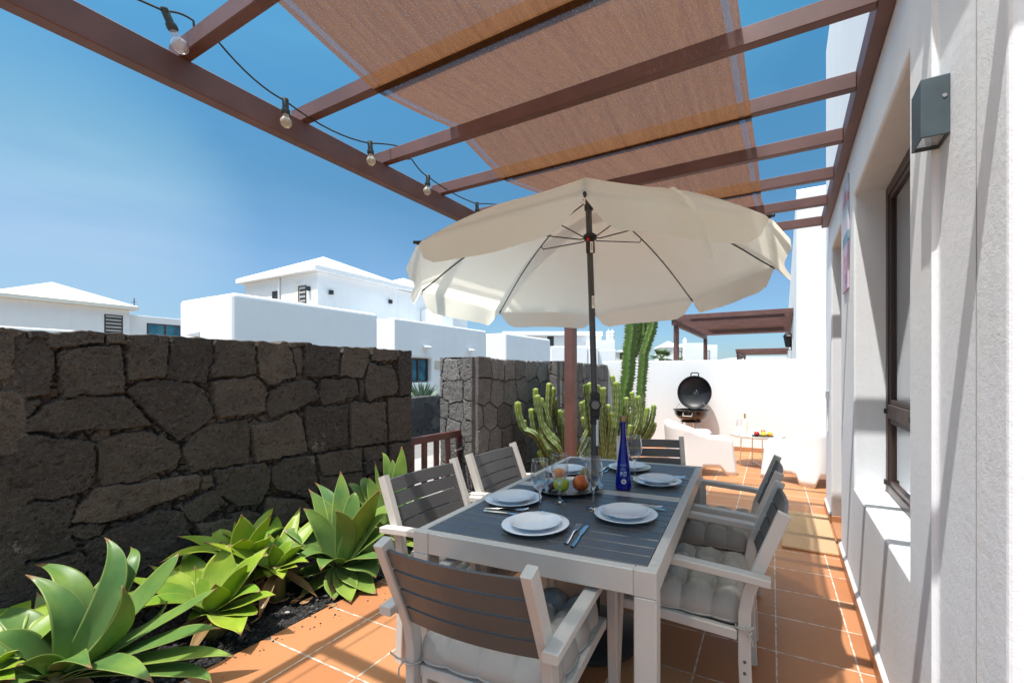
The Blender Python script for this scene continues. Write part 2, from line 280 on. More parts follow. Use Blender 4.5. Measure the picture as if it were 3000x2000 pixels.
# ---------------------------------------------------------------- mesh building
class MB:
    def __init__(s): s.v = []; s.f = []; s.sm = []; s.tone = None; s.uv = None
    def add(s, vs, fs, smooth=False, M=None):
        o = len(s.v)
        for p in vs: s.v.append(tuple(M @ Vector(p)) if M is not None else tuple(p))
        for f in fs: s.f.append(tuple(i + o for i in f)); s.sm.append(smooth)
        return s
    def box(s, c, d, b=.003, M=None):
        X, Y, Z = d[0] / 2, d[1] / 2, d[2] / 2; b = min(b, X * .49, Y * .49, Z * .49); V = []; idx = {}
        for sx in (-1, 1):
            for sy in (-1, 1):
                for sz in (-1, 1):
                    for k in range(3):
                        p = [sx * (X - b), sy * (Y - b), sz * (Z - b)]; p[k] = (sx * X, sy * Y, sz * Z)[k]
                        idx[(sx, sy, sz, k)] = len(V); V.append((p[0] + c[0], p[1] + c[1], p[2] + c[2]))
        F = []
        for k in range(3):
            a, bb = [i for i in range(3) if i != k]
            for sg in (-1, 1):
                q = []
                for (p, r) in ((-1, -1), (1, -1), (1, 1), (-1, 1)):
                    t = [0, 0, 0]; t[k] = sg; t[a] = p; t[bb] = r; q.append(idx[(*t, k)])
                F.append(q)
        for k in range(3):                       # edges along axis k
            a, bb = [i for i in range(3) if i != k]
            for p in (-1, 1):
                for r in (-1, 1):
                    t0 = [0, 0, 0]; t1 = [0, 0, 0]; t0[k] = -1; t1[k] = 1
                    for t in (t0, t1): t[a] = p; t[bb] = r
                    F.append([idx[(*t0, a)], idx[(*t1, a)], idx[(*t1, bb)], idx[(*t0, bb)]])
        for sx in (-1, 1):
            for sy in (-1, 1):
                for sz in (-1, 1): F.append([idx[(sx, sy, sz, k)] for k in range(3)])
        return s.add(V, F, False, M)
    def bar(s, p0, p1, wd, ht, side=(1, 0, 0), b=.003):
        p0, p1 = Vector(p0), Vector(p1); d = p1 - p0; L = d.length; d.normalize(); sd = Vector(side); sd = (sd - d * sd.dot(d)).normalized(); n = d.cross(sd)
        M = Matrix(((sd.x, d.x, n.x, 0), (sd.y, d.y, n.y, 0), (sd.z, d.z, n.z, 0), (0, 0, 0, 1))); M.translation = (p0 + p1) / 2
        return s.box((0, 0, 0), (wd, L, ht), b, M)
    def tube(s, pts, rad, n=8, caps=True, M=None):
        pts = [Vector(p) for p in pts]; rad = [rad] * len(pts) if not hasattr(rad, '__len__') else rad
        V = []; F = []; up = None
        for i, p in enumerate(pts):
            t = (pts[min(i + 1, len(pts) - 1)] - pts[max(i - 1, 0)]).normalized()
            if up is None: up = t.orthogonal().normalized()
            up = (up - t * up.dot(t)).normalized(); sd = t.cross(up)
            for k in range(n): a = 2 * math.pi * k / n; V.append(p + (up * math.cos(a) + sd * math.sin(a)) * rad[i])
        for i in range(len(pts) - 1):
            for k in range(n): F.append((i * n + k, i * n + (k + 1) % n, (i + 1) * n + (k + 1) % n, (i + 1) * n + k))
        if caps: F.append(tuple(range(n))[::-1]); F.append(tuple((len(pts) - 1) * n + k for k in range(n)))
        return s.add(V, F, True, M)
    def lathe(s, prof, n=32, M=None):
        V = []; F = []
        for r, z in prof:
            for k in range(n): a = 2 * math.pi * k / n; V.append((r * math.cos(a), r * math.sin(a), z))
        for i in range(len(prof) - 1):
            for k in range(n): F.append((i * n + k, i * n + (k + 1) % n, (i + 1) * n + (k + 1) % n, (i + 1) * n + k))
        return s.add(V, F, True, M)
    def sweep(s, path, half, thick, axis=Vector((1, 0, 0)), c=0.0, b=.003):
        # rectangular section swept along a planar path: 2*half across `axis`, 2*thick in the plane, chamfered
        pts = [Vector(p) for p in path]; V = []; F = []; prof = []
        h, t = half, thick
        prof = [(h - b, t), (h, t - b), (h, -t + b), (h - b, -t), (-h + b, -t), (-h, -t + b), (-h, t - b), (-h + b, t)]
        for i, p in enumerate(pts):
            d = (pts[min(i + 1, len(pts) - 1)] - pts[max(i - 1, 0)]).normalized(); n = axis.cross(d).normalized()
            k = 1.0
            if 0 < i < len(pts) - 1:
                a1 = (pts[i] - pts[i - 1]).normalized(); k = 1 / max(.5, abs(d.dot(a1)))
            for (a, q) in prof: V.append(p + axis * (a + c) + n * q * k)
        m = len(prof)
        for i in range(len(pts) - 1):
            for k in range(m): F.append((i * m + k, i * m + (k + 1) % m, (i + 1) * m + (k + 1) % m, (i + 1) * m + k))
        F.append(tuple(range(m))[::-1]); F.append(tuple((len(pts) - 1) * m + k for k in range(m)))
        return s.add(V, F, True)
    def prism(s, poly, z0, z1, M=None, smooth=False):
        n = len(poly); V = [(x, y, z0) for x, y in poly] + [(x, y, z1) for x, y in poly]
        F = [tuple(range(n))[::-1], tuple(range(n, 2 * n))] + [(i, (i + 1) % n, (i + 1) % n + n, i + n) for i in range(n)]
        return s.add(V, F, smooth, M)
    def sphere(s, c, r, n=16, m=10, sq=(1, 1, 1), f=None):
        V = []; F = []
        for i in range(m + 1):
            th = math.pi * i / m
            for k in range(n):
                a = 2 * math.pi * k / n; p = Vector((math.sin(th) * math.cos(a) * sq[0], math.sin(th) * math.sin(a) * sq[1], math.cos(th) * sq[2])) * r
                if f: p = f(p)
                V.append(Vector(c) + p)
        for i in range(m):
            for k in range(n): F.append((i * n + k, (i + 1) * n + k, (i + 1) * n + (k + 1) % n, i * n + (k + 1) % n))
        return s.add(V, F, True)
    def grid(s, P, smooth=True):            # P[i][j] of points
        n, m = len(P), len(P[0]); V = [p for r_ in P for p in r_]
        return s.add(V, [(i * m + j, (i + 1) * m + j, (i + 1) * m + j + 1, i * m + j + 1) for i in range(n - 1) for j in range(m - 1)], smooth)

def obj(name, mb, mat, parent=None, weld=True, sharp=35, bevel=0):
    me = bpy.data.meshes.new(name); me.from_pydata(mb.v, [], mb.f); me.polygons.foreach_set('use_smooth', mb.sm)
    if mb.tone is not None:
        a = me.color_attributes.new('tone', 'FLOAT_COLOR', 'POINT'); arr = np.ones((len(mb.v), 4), np.float32); t_ = np.asarray(mb.tone, np.float32)
        if t_.ndim == 1: arr[:, :3] = t_[:, None]
        else: arr[:, :3] = t_
        a.data.foreach_set('color', arr.ravel())
    if mb.uv is not None:
        ul = me.uv_layers.new(name='UVMap'); u_ = np.asarray(mb.uv, np.float32); li = np.zeros(len(me.loops), np.int32); me.loops.foreach_get('vertex_index', li); ul.data.foreach_set('uv', u_[li].ravel())
    if weld:
        bm = bmesh.new(); bm.from_mesh(me)
        if mb.tone is None and mb.uv is None: bmesh.ops.remove_doubles(bm, verts=bm.verts, dist=1e-5)
        bmesh.ops.recalc_face_normals(bm, faces=bm.faces)
        bm.to_mesh(me); bm.free()
    if any(mb.sm): me.set_sharp_from_angle(angle=R(sharp))
    me.materials.append(MAT[mat] if isinstance(mat, str) else mat)
    o = bpy.data.objects.new(name, me); col.objects.link(o)
    if parent: o.parent = parent
    if bevel:
        md = o.modifiers.new('bevel', 'BEVEL'); md.width = bevel; md.segments = 3; md.limit_method = 'ANGLE'; md.angle_limit = R(40)
    return o
def tag(o, label=None, cat=None, group=None, kind=None):
    if label: o['label'] = label
    if cat: o['category'] = cat
    if group: o['group'] = group
    if kind: o['kind'] = kind
    return o
def thing(name, label, cat, loc=(0, 0, 0), rz=0, group=None):
    o = bpy.data.objects.new(name, None); o.empty_display_size = .1; col.objects.link(o); o.location = loc; o.rotation_euler = (0, 0, rz)
    return tag(o, label, cat, group)
def copy_tree(o, parent=None):
    c = o.copy(); col.objects.link(c)
    if parent: c.parent = parent
    for ch in [x for x in bpy.data.objects if x.parent == o]: copy_tree(ch, c)
    return c
def structure(name, mb, mat, **k): return tag(obj(name, mb, mat, **k), kind='structure')
def dup(o, label, loc, rz=0):
    c = copy_tree(o); c.location = loc; c.rotation_euler = (0, 0, rz); c['label'] = label; return c

# value noise for displaced meshes
def vnoise(u, v, scale, seed):
    r_ = np.random.RandomState(seed); T = r_.rand(256, 256); x = u * scale + 37.3; y = v * scale + 11.7
    xi = np.floor(x).astype(int); yi = np.floor(y).astype(int); fx = x - xi; fy = y - yi; fx = fx * fx * (3 - 2 * fx); fy = fy * fy * (3 - 2 * fy)
    a = T[xi % 256, yi % 256]; b = T[(xi + 1) % 256, yi % 256]; c = T[xi % 256, (yi + 1) % 256]; d = T[(xi + 1) % 256, (yi + 1) % 256]
    return a * (1 - fx) * (1 - fy) + b * fx * (1 - fy) + c * (1 - fx) * fy + d * fx * fy
def fbm(u, v, scale, seed, octs=4): return sum(vnoise(u, v, scale * 2 ** i, seed + i) * .5 ** i for i in range(octs)) / sum(.5 ** i for i in range(octs))
def sstep(x, a, b): t = np.clip((x - a) / (b - a), 0, 1); return t * t * (3 - 2 * t)

# ================================================================ GROUND
mb = MB(); mb.grid([[(x, y, -.06) for y in (-400, -40, 0, 20, 60, 140, 1500)] for x in (-1500, -140, -60, -20, 0, 40, 400)], False); structure('ground', mb, 'terrain')
mb = MB(); mb.add([(-14.2, -20, -.052), (-5.1, -20, -.052), (-5.1, 70, -.052), (-14.2, 70, -.052)], [(0, 1, 2, 3)]); structure('road', mb, 'asphalt')
mb = MB(); mb.box((-4.25, 25, -.03), (1.7, 90, .06), .01); structure('pavement', mb, 'pavement')
mb = MB(); mb.add([(-2.29, -4, 0), (.9, -4, 0), (.9, 7.83, 0), (-2.29, 7.83, 0)], [(0, 1, 2, 3)]); mb.add([(-2.29, -4, 0), (-2.29, 7.83, 0), (-2.29, 7.83, -.12), (-2.29, -4, -.12)], [(0, 1, 2, 3)])
structure('patio_floor', mb, 'terracotta_tiles')
# gravel bed between the tiles and the stone wall
U, V = np.meshgrid(np.linspace(-3.18, -2.27, 52), np.linspace(-1.5, 7.83, 420), indexing='ij'); Zg = -.045 + .035 * fbm(U, V, 2.3, 3) + .03 * fbm(U, V, 28, 5) + .02 * sstep(-U, 2.5, 3.0)
Zg = np.where(U > -2.30, -.06, Zg)
mb = MB(); mb.grid([[(U[i, j], V[i, j], Zg[i, j]) for j in range(U.shape[1])] for i in range(U.shape[0])]); structure('gravel_bed', mb, 'black_gravel')
mb = MB(); tn = []; ico = [(0, 0, 1), (.89, 0, .45), (.28, .85, .45), (-.72, .53, .45), (-.72, -.53, .45), (.28, -.85, .45), (.72, .53, -.45), (-.28, .85, -.45), (-.89, 0, -.45), (-.28, -.85, -.45), (.72, -.53, -.45), (0, 0, -1)]
icf = [(0, 1, 2), (0, 2, 3), (0, 3, 4), (0, 4, 5), (0, 5, 1), (1, 6, 2), (2, 7, 3), (3, 8, 4), (4, 9, 5), (5, 10, 1), (2, 6, 7), (3, 7, 8), (4, 8, 9), (5, 9, 10), (1, 10, 6), (6, 11, 7), (7, 11, 8), (8, 11, 9), (9, 11, 10), (10, 11, 6)]
for k in range(5200):
    x = rng.uniform(-2.98, -2.30); y = rng.uniform(.45, 3.2) if k < 3600 else rng.uniform(3.2, 7.5); r_ = rng.choice((.004, .005, .006, .007, .009, .012)) * rng.uniform(.7, 1.3) * (1.3 if y > 3.2 else 1)
    if k % 90 == 0: r_ *= 2.2
    M = Matrix.Translation((x, y, -.008 + rng.uniform(-.012, .008))) @ Euler((rng.uniform(0, 6), rng.uniform(0, 6), rng.uniform(0, 6))).to_matrix().to_4x4()
    mb.add([Vector(p) * r_ * rng.uniform(.7, 1.25) for p in ico], icf, False, M); tn += [rng.random() ** 2] * 12
for k in range(130):
    x = -2.29 + abs(rng.gauss(0, .10)); y = rng.uniform(.5, 2.6); r_ = rng.choice((.002, .003, .0035, .005)) * rng.uniform(.7, 1.2); M = Matrix.Translation((x, y, r_ * .6)) @ Euler((rng.uniform(0, 6), rng.uniform(0, 6), rng.uniform(0, 6))).to_matrix().to_4x4()
    mb.add([Vector(p) * r_ for p in ico], icf, False, M); tn += [rng.random() ** 2] * 12
mb.tone = tn; tag(obj('gravel', mb, 'pebble_black', weld=False), kind='stuff')
mb = MB()
for k, (sx_, sy_) in enumerate([(1590, 890), (1610, 860), (1690, 915), (1560, 880), (1640, 870), (1290, 1070), (1505, 930), (1700, 900), (1730, 880), (1760, 905), (1625, 905), (1600, 870), (1665, 870), (1570, 915), (1270, 1085), (1320, 1060), (1900, 930), (1480, 1010)]):
    p = onz(sx_ * .5102, 1300 + sy_ * .5102, .005); a = rng.uniform(0, 6); L = rng.uniform(.02, .035)
    M = Matrix.Translation(p) @ Euler((rng.uniform(-.4, .4), rng.uniform(-.4, .4), a)).to_matrix().to_4x4()
    mb.grid([[M @ Vector((L * (i / 4 - .5) * 2, L * .45 * (j - 1) * math.sin(math.pi * (i + .3) / 4.6), .008 * ((i - 2) / 2) ** 2 + .006 * abs(j - 1))) for j in range(3)] for i in range(5)])
tag(obj('leaf_litter', mb, 'dry_leaf'), kind='stuff')
p = onz(1650 * .5102, 1300 + 968 * .5102, .0); mb = MB(); mb.add([Vector((q[0] * .018, q[1] * .012, q[2] * .008)) + p for q in ico], icf); tag(obj('pebble', mb, 'pale_pebble'), 'small white pebble lying on the black gravel by the tile edge', 'pebble')

# ================================================================ LAVA STONE WALLS
def stones(u, v, polys=None, seeds=None, chips=None, depth=.035, seed=1, joint=.006):
    """height over the wall plane and a tone for every stone; u,v in metres"""
    sh = u.shape; u = u.ravel(); v = v.ravel(); wob = .5; du = (fbm(u, v, 7, seed + 40) - .5) * .022 + (fbm(u, v, 30, seed + 50) - .5) * .016; dv = (fbm(u, v, 7, seed + 60) - .5) * .022 + (fbm(u, v, 30, seed + 70) - .5) * .016
    uu = u + du; vv_ = v + dv; best = np.full(u.shape, -9.0); sid = np.full(u.shape, -1)
    if polys:
        for k, P in enumerate(polys):
            P = np.asarray(P); n = len(P); area = sum(P[i][0] * P[(i + 1) % n][1] - P[(i + 1) % n][0] * P[i][1] for i in range(n))
            if area < 0: P = P[::-1]
            ins = np.zeros(u.shape, bool); dmin = np.full(u.shape, 9.0)
            for i in range(n):
                a, b = P[i], P[(i + 1) % n]; e = b - a; t = np.clip(((uu - a[0]) * e[0] + (vv_ - a[1]) * e[1]) / max(1e-9, e @ e), 0, 1)
                dmin = np.minimum(dmin, np.hypot(uu - a[0] - t * e[0], vv_ - a[1] - t * e[1]))
                c = ((a[1] > vv_) != (b[1] > vv_)); xx = (b[0] - a[0]) * (vv_ - a[1]) / (b[1] - a[1] + 1e-12) + a[0]; ins ^= c & (uu < xx)
            sd = np.where(ins, dmin, -dmin); m_ = sd > best; best = np.where(m_, sd, best); sid = np.where(m_, k, sid)
    def voro(S):
        f1 = np.full(u.shape, 9.0); f2 = np.full(u.shape, 9.0); i1 = np.zeros(u.shape, int)
        for k, q in enumerate(S):
            d = np.hypot((uu - q[0]) * (q[2] if len(q) > 2 else 1), vv_ - q[1]); m_ = d < f1; f2 = np.where(m_, f1, np.minimum(f2, d)); i1 = np.where(m_, k, i1); f1 = np.where(m_, d, f1)
        return (f2 - f1) * .5, i1
    rs = np.random.RandomState(seed); tones = rs.rand(6000) ** 1.3; off = rs.rand(6000) * .014
    def tot(d, i, dep): return dep * sstep(d, .0, joint) + off[i] * sstep(d, 0, joint)
    if polys:
        d, i = voro(chips); hc = .92 * depth * sstep(d, .0, .006) - .004 - .014 * tones[i + 900] * sstep(d, 0, .006); best = best + .0055; gapm = best < .0015; h = tot(best, sid, depth); tn = tones[sid]
        h = np.where(gapm, np.minimum(hc, depth), h); tn = np.where(gapm, tones[i + 900], tn)
    else:
        d, i = voro(seeds); h = tot(d, i, depth); tn = tones[i]
    h = h + (fbm(u, v, 5, seed + 5, 3) - .5) * .008 + (fbm(u, v, 34, seed + 9, 3) - .5) * .007 - .006 * sstep(vnoise(u, v, 60, seed + 15), .78, .90)
    return h.reshape(sh), tn.reshape(sh)
def sheet(mb, tones, O, Ud, Vd, N, W_, H_, res, hfun, topwave=None, back=0.0, ends=(1, 1)):
    # up the face and, when back > 0, over the top: the top course is made of whole blocks
    O, Ud, N = (np.array(q, float) for q in (O, Ud, N)); nu = max(2, int(W_ / res)); nv = max(2, int(H_ / res)); vlist = np.linspace(0, H_, nv)
    if back: vlist = np.concatenate([vlist, H_ + np.linspace(res, back, max(3, int(back / (res * 2))))])
    u, v = np.meshgrid(np.linspace(0, W_, nu), vlist, indexing='ij'); vf = np.minimum(v, H_ - .012); h, t = hfun(u, vf)
    b = np.maximum(0, v - H_); k = sstep(v, H_ - .004, H_ + .006)
    ztop = np.where(b > 0, .004 + (fbm(u, b, 8, 501, 4) - .5) * .014 - .03 * sstep(b, back - .04, max(back, .05)), 0)
    for q, dist in zip(ends, (u, W_ - u)):
        if q: h = h * sstep(dist, 0, .011)
    tw = topwave(u) if topwave is not None else 0 * u; z = np.minimum(v, H_) * (1 + tw / H_) + ztop; off = h - b
    P = O + u[..., None] * Ud + off[..., None] * N; P[..., 2] = O[2] + z
    mb.grid([[tuple(P[i, j]) for j in range(P.shape[1])] for i in range(nu)], False); tones.extend(t.ravel().tolist())
def course_seeds(W_, H_, seed, cw=(.2, .42), ch=.27):
    r_ = random.Random(seed); S = []; z = -.1
    while z < H_ + .2:
        hh_ = ch * r_.uniform(.7, 1.3); x = -.2 - r_.uniform(0, .3)
        while x < W_ + .3:
            ww = r_.uniform(*cw); S.append((x + ww / 2, z + hh_ / 2 + r_.uniform(-.05, .05))); x += ww
        z += hh_
    return S
def lava_wall(name, label, mat, faces, top, H_, seed, res=.012, core=None, cw=(.2, .42), ch=.27, z0=-.06, polys=None, chips=None):
    mb = MB(); tn = []
    for k, (A, B, N) in enumerate(faces):
        A = Vector((*A, z0)); B = Vector((*B, z0)); W_ = (B - A).length; Ud = (B - A).normalized()
        tw = lambda u, A=A, Ud=Ud: (lambda q: (np.floor(vnoise(q, q * 0, 3.4, seed + 80) * 4) / 4 - .5) * .030 + (vnoise(q, q * 0, 24, seed + 81) - .5) * .016)(A.x * 1.7 + A.y + u * (Ud.x * 1.7 + Ud.y))
        if polys and k == 0: hf = lambda u, v: stones(u, v, polys=polys, chips=chips, seed=seed)
        else:
            S = course_seeds(W_, H_, seed + 10 * k, cw, ch); hf = lambda u, v, S=S, k=k: stones(u, v, seeds=S, seed=seed + k)
        sheet(mb, tn, A, Ud, (0, 0, 1), N, W_, H_ - z0, res, hf, tw, top if k == 0 else 0.0)
    for (c0, c1) in core or []:
        c0 = Vector(c0); c1 = Vector(c1); n0 = len(mb.v); mb.box((c0 + c1) / 2, c1 - c0, .004); tn += [0.1] * (len(mb.v) - n0)
    mb.tone = tn
    return tag(obj(name, mb, mat, weld=False, sharp=180), label, 'stone wall')

WX = -3.0
Z4 = [[(0,475),(125,480),(150,510),(230,525),(280,600),(250,800),(210,820),(0,800)],[(150,488),(225,490),(230,520),(155,512)],[(235,482),(535,486),(530,548),(245,560)],[(545,495),(645,498),(645,555),(545,558)],
[(290,590),(330,580),(605,565),(638,690),(640,812),(320,825),(300,700)],[(655,506),(870,510),(880,560),(850,740),(655,735),(650,650)],[(900,514),(1110,526),(1112,620),(1075,765),(860,745),(880,640)],[(1120,536),(1335,543),(1338,720),(1110,735),(1100,690),(1120,640)],
[(1345,550),(1500,548),(1530,600),(1555,740),(1400,770),(1355,735)],[(1515,553),(1600,558),(1600,575),(1525,580)],[(1535,585),(1575,582),(1588,650),(1585,720),(1560,720)],[(1605,570),(1785,573),(1775,715),(1600,740),(1590,680)],
[(1800,576),(1945,580),(1935,650),(1900,738),(1785,720)],[(1955,584),(2085,588),(2090,640),(1960,648)],[(2095,594),(2170,598),(2172,830),(2105,825),(2095,700)],[(1940,655),(2070,690),(2095,780),(2080,820),(1930,855),(1910,780)],
[(0,812),(60,815),(110,930),(40,1020),(0,1025)],[(105,850),(200,835),(215,860),(130,920),(110,900)],[(60,1010),(120,950),(260,850),(310,832),(640,826),(670,835),(790,985),(560,1005)],
[(655,795),(720,755),(850,750),(1000,765),(1060,800),(1105,880),(1125,930),(1075,975),(935,1070),(860,1010),(790,945),(700,840)],[(1110,765),(1150,750),(1330,730),(1395,830),(1390,915),(1140,945),(1115,870)],[(1350,745),(1378,775),(1402,822),(1392,840),(1350,770)],
[(1400,860),(1420,800),(1460,780),(1640,755),(1675,830),(1670,850),(1560,905),(1420,945),(1395,910)],[(1690,740),(1870,735),(1885,830),(1700,880),(1680,830)],[(1885,745),(1905,745),(1910,840),(1890,855)],[(1600,890),(1625,890),(1825,880),(1830,1090),(1640,1130),(1615,1100),(1610,1000)],
[(1835,870),(2025,865),(2030,1070),(1845,1105)],[(2040,838),(2180,836),(2182,1060),(2040,1068)],[(0,1040),(60,1020),(430,1060),(495,1080),(485,1260),(461,1316),(342,1348),(0,1386)],[(510,1070),(620,1030),(740,1012),(830,1040),(940,1090),(948,1150),(905,1200),(720,1275),(531,1307),(505,1200)],
[(1020,1020),(1100,985),(1290,950),(1305,1000),(1300,1180),(1000,1230),(955,1160),(960,1110)],[(1310,990),(1390,980),(1550,925),(1580,960),(1605,1080),(1610,1130),(1340,1175),(1320,1100)],[(1665,1140),(1895,1110),(1905,1220),(1700,1250)],[(1910,1105),(2030,1085),(2035,1160),(1915,1170)],[(2045,1085),(2182,1065),(2184,1280),(2050,1260)]]
ZB = [[(400,440),(430,350),(540,250),(1120,170),(1135,190),(1125,245),(890,345),(550,450)],[(1140,180),(1205,175),(1215,235),(1140,255)],[(1225,150),(1500,100),(1530,140),(1525,250),(1470,345),(1340,350),(1230,280)],[(1540,140),(1620,85),(1790,70),(1805,290),(1740,305),(1560,250),(1535,200)],
[(1815,60),(2060,20),(2060,150),(1840,180)],[(2070,110),(2140,60),(2200,150),(2150,160),(2080,170)],[(1025,360),(1140,290),(1215,260),(1275,330),(1120,440),(1065,440)],[(0,345),(370,300),(420,320),(385,470),(400,540),(435,590),(0,690)],[(390,472),(480,458),(600,456),(560,520),(480,545),(440,540),(390,500)],
[(460,590),(600,500),(900,370),(1030,380),(1090,540),(1080,570),(1030,600),(770,780),(500,800),(480,640)],[(0,705),(440,612),(475,650),(480,780),(470,850),(0,1000)],[(490,660),(540,660),(560,710),(500,740)],[(1100,450),(1350,420),(1400,560),(1200,600)],[(1500,310),(1720,315),(1790,400),(1620,500),(1500,480)],[(1300,400),(1400,375),(1480,400),(1495,500),(1400,540)],
[(1820,190),(2060,160),(2100,330),(1830,400)],[(2110,180),(2300,160),(2330,400),(2110,380)],[(100,1010),(470,860),(500,1000),(200,1180)],[(520,810),(760,790),(800,950),(540,990)],[(780,790),(1080,600),(1150,760),(900,900)],[(1160,600),(1420,580),(1450,760),(1180,780)],[(1450,520),(1640,520),(1700,700),(1480,740)],[(1660,520),(1820,410),(1900,600),(1720,680)]]
Y0W = -.9                                        # the wall runs on past the left edge of the picture
YE = onx(2168 * .5527, 1030, WX).y
def topoly(P, s_, ox, oy):
    q = [onx(ox + s_ * x, oy + s_ * y, WX) for x, y in P]; return [(p.y - Y0W, p.z + .06) for p in q]
polys = [topoly(P, .5527, 0, 700) for P in Z4] + [topoly(P, .5102, 0, 1300) for P in ZB]
c_ = [sum(p[0] for p in P) / len(P) for P in polys]; r2 = random.Random(3)
for i in range(6):                               # stones beyond the frame
    for j in range(5): x0 = i * .25; polys.append([(x0 + .008, j * .33 + .01 + .05 * (i % 2)), (x0 + .24, j * .33 + .02), (x0 + .235, j * .33 + .32), (x0 + .012, j * .33 + .31)])
HW = 1.515
chips = [(r2.uniform(-.1, YE - Y0W + .1), r2.uniform(-.1, HW + .2), r2.uniform(.6, 1.4)) for _ in range(2600)]
lava_wall('stone_wall', 'long brown lava stone wall behind the agaves, left of the gate', 'lava_brown', [((WX, Y0W), (WX, YE), (1, 0, 0)), ((WX, YE), (WX - .45, YE), (0, 1, 0))],
          .45, HW, 11, .0068, [((WX - .44, Y0W, -.06), (WX - .035, YE - .03, HW - .03))], polys=polys, chips=chips)
PY0 = onx(1391, 1042, WX).y; PY1 = onx(1599, 1052, WX).y; PXL = onx(1391, 1042, WX).x - .47
lava_wall('stone_wall', 'grey lava stone wall with a square pillar end, right of the gate', 'lava_grey', [((WX, PY0), (WX, PY1), (1, 0, 0)), ((PXL, PY0), (WX, PY0), (0, -1, 0))],
          .46, 1.49, 23, .009, [((PXL + .01, PY0 + .03, -.06), (WX - .035, PY1, 1.46))], cw=(.17, .34), ch=.26)
BX = -2.80
lava_wall('stone_wall', 'lava stone wall block behind the cactus, between the grey wall and the white wall', 'lava_grey', [((BX, PY1 + .03), (-3.12, 7.83), (1, .12, 0)), ((-3.3, PY1 + .03), (BX, PY1 + .03), (0, -1, 0))],
          .30, 1.49, 31, .011, [((-3.28, PY1 + .05, -.06), (-3.16, 7.8, 1.46))], cw=(.16, .3), ch=.28)
lava_wall('stone_wall', 'low grey stone wall across the street, seen over the gate', 'lava_far', [((-6.9, 3.5), (-6.9, 12.5), (1, 0, 0))], .34, .82, 47, .03, [((-7.24, 3.5, -.06), (-6.95, 12.4, .79))], cw=(.25, .55), ch=.3)

# ================================================================ OWN HOUSE
HX = .37
def facade(mb, O, Ud, N, W_, H_, holes=(), depth=.2):
    O, Ud, N = Vector(O), Vector(Ud), Vector(N); us = sorted({0, W_, *[q for h in holes for q in h[:2]]}); vs_ = sorted({0, H_, *[q for h in holes for q in h[2:]]})
    P = lambda u, v, d=0: O + Ud * u + Vector((0, 0, v)) - N * d
    for i in range(len(us) - 1):
        for j in range(len(vs_) - 1):
            cu, cv = (us[i] + us[i + 1]) / 2, (vs_[j] + vs_[j + 1]) / 2
            if any(h[0] < cu < h[1] and h[2] < cv < h[3] for h in holes): continue
            mb.add([P(us[i], vs_[j]), P(us[i + 1], vs_[j]), P(us[i + 1], vs_[j + 1]), P(us[i], vs_[j + 1])], [(0, 1, 2, 3)])
    for (a, b, c, d) in holes:
        ub = [a] + [q for q in us if a < q < b] + [b]; vb = [c] + [q for q in vs_ if c < q < d] + [d]
        for q0, q1 in zip(ub, ub[1:]):
            for vv2 in (c, d): mb.add([P(q0, vv2), P(q1, vv2), P(q1, vv2, depth), P(q0, vv2, depth)], [(0, 1, 2, 3)])
        for q0, q1 in zip(vb, vb[1:]):
            for u2 in (a, b): mb.add([P(u2, q0), P(u2, q1), P(u2, q1, depth), P(u2, q0, depth)], [(0, 1, 2, 3)])
        mb.add([P(a, c, depth), P(b, c, depth), P(b, d, depth), P(a, d, depth)], [(0, 1, 2, 3)])
    return mb
WY0, WY1, WZ0, WZ1 = 1.78, 3.04, .635, 2.375
DY0, DY1, DZ = 3.67, 4.40, 2.41
house = thing('house', 'white rendered house with deep window and door recesses, right edge of the patio', 'house', (HX, 3.5, 0))
def hloc(m): 
    m.v = [(x - HX, y - 3.5, z) for x, y, z in m.v]; return m
ES, ET, HT = 1.12, 4.93, 4.56
mb = MB(); facade(mb, (HX, 1.54, -.06), (0, 1, 0), (-1, 0, 0), ET - 1.54, HT, [(WY0 - 1.54, WY1 - 1.54, WZ0 + .06, WZ1 + .06), (DY0 - 1.54, DY1 - 1.54, .06, DZ + .06)], .215)
st = .016
mb.add([(HX, 1.54, -.06), (HX + st, 1.54, -.06), (HX + st, 1.54, HT - .06), (HX, 1.54, HT - .06)], [(0, 1, 2, 3)])
mb.add([(HX + st, 1.54, -.06), (HX + st, ES, -.06), (HX + st, ES, HT - .06), (HX + st, 1.54, HT - .06)], [(0, 1, 2, 3)])
mb.add([(HX + st, ES, -.06), (4.5, ES, -.06), (4.5, ES, HT - .06), (HX + st, ES, HT - .06)], [(0, 1, 2, 3)])
mb.add([(HX, ET, -.06), (4.5, ET, -.06), (4.5, ET, HT - .06), (HX, ET, HT - .06)], [(0, 1, 2, 3)])
mb.add([(HX, 1.54, HT - .06), (HX, ET, HT - .06), (4.5, ET, HT - .06), (4.5, ES, HT - .06), (HX + st, ES, HT - .06), (HX + st, 1.54, HT - .06)], [(0, 1, 2, 3, 4, 5)])
mb.add([(4.5, ES, -.06), (4.5, ET, -.06), (4.5, ET, HT - .06), (4.5, ES, HT - .06)], [(0, 1, 2, 3)])
obj('wall', hloc(mb), 'white_plaster', house, bevel=.012)
mb = MB()                                        # terracotta skirting with a white plaster fillet above it
for a, b, x in ((1.12, 1.54, HX + st), (1.54, DY0, HX), (DY1, ET, HX)): mb.box((x - .009, (a + b) / 2, .0375), (.018, b - a - .002, .075), .003)
mb.box((HX + .11, DY1 - .010, .0375), (.22, .018, .075), .003); mb.box((HX + .11, DY0 + .010, .0375), (.22, .018, .075), .003)
obj('skirting', hloc(mb), 'skirting_tile', house)
mb = MB()
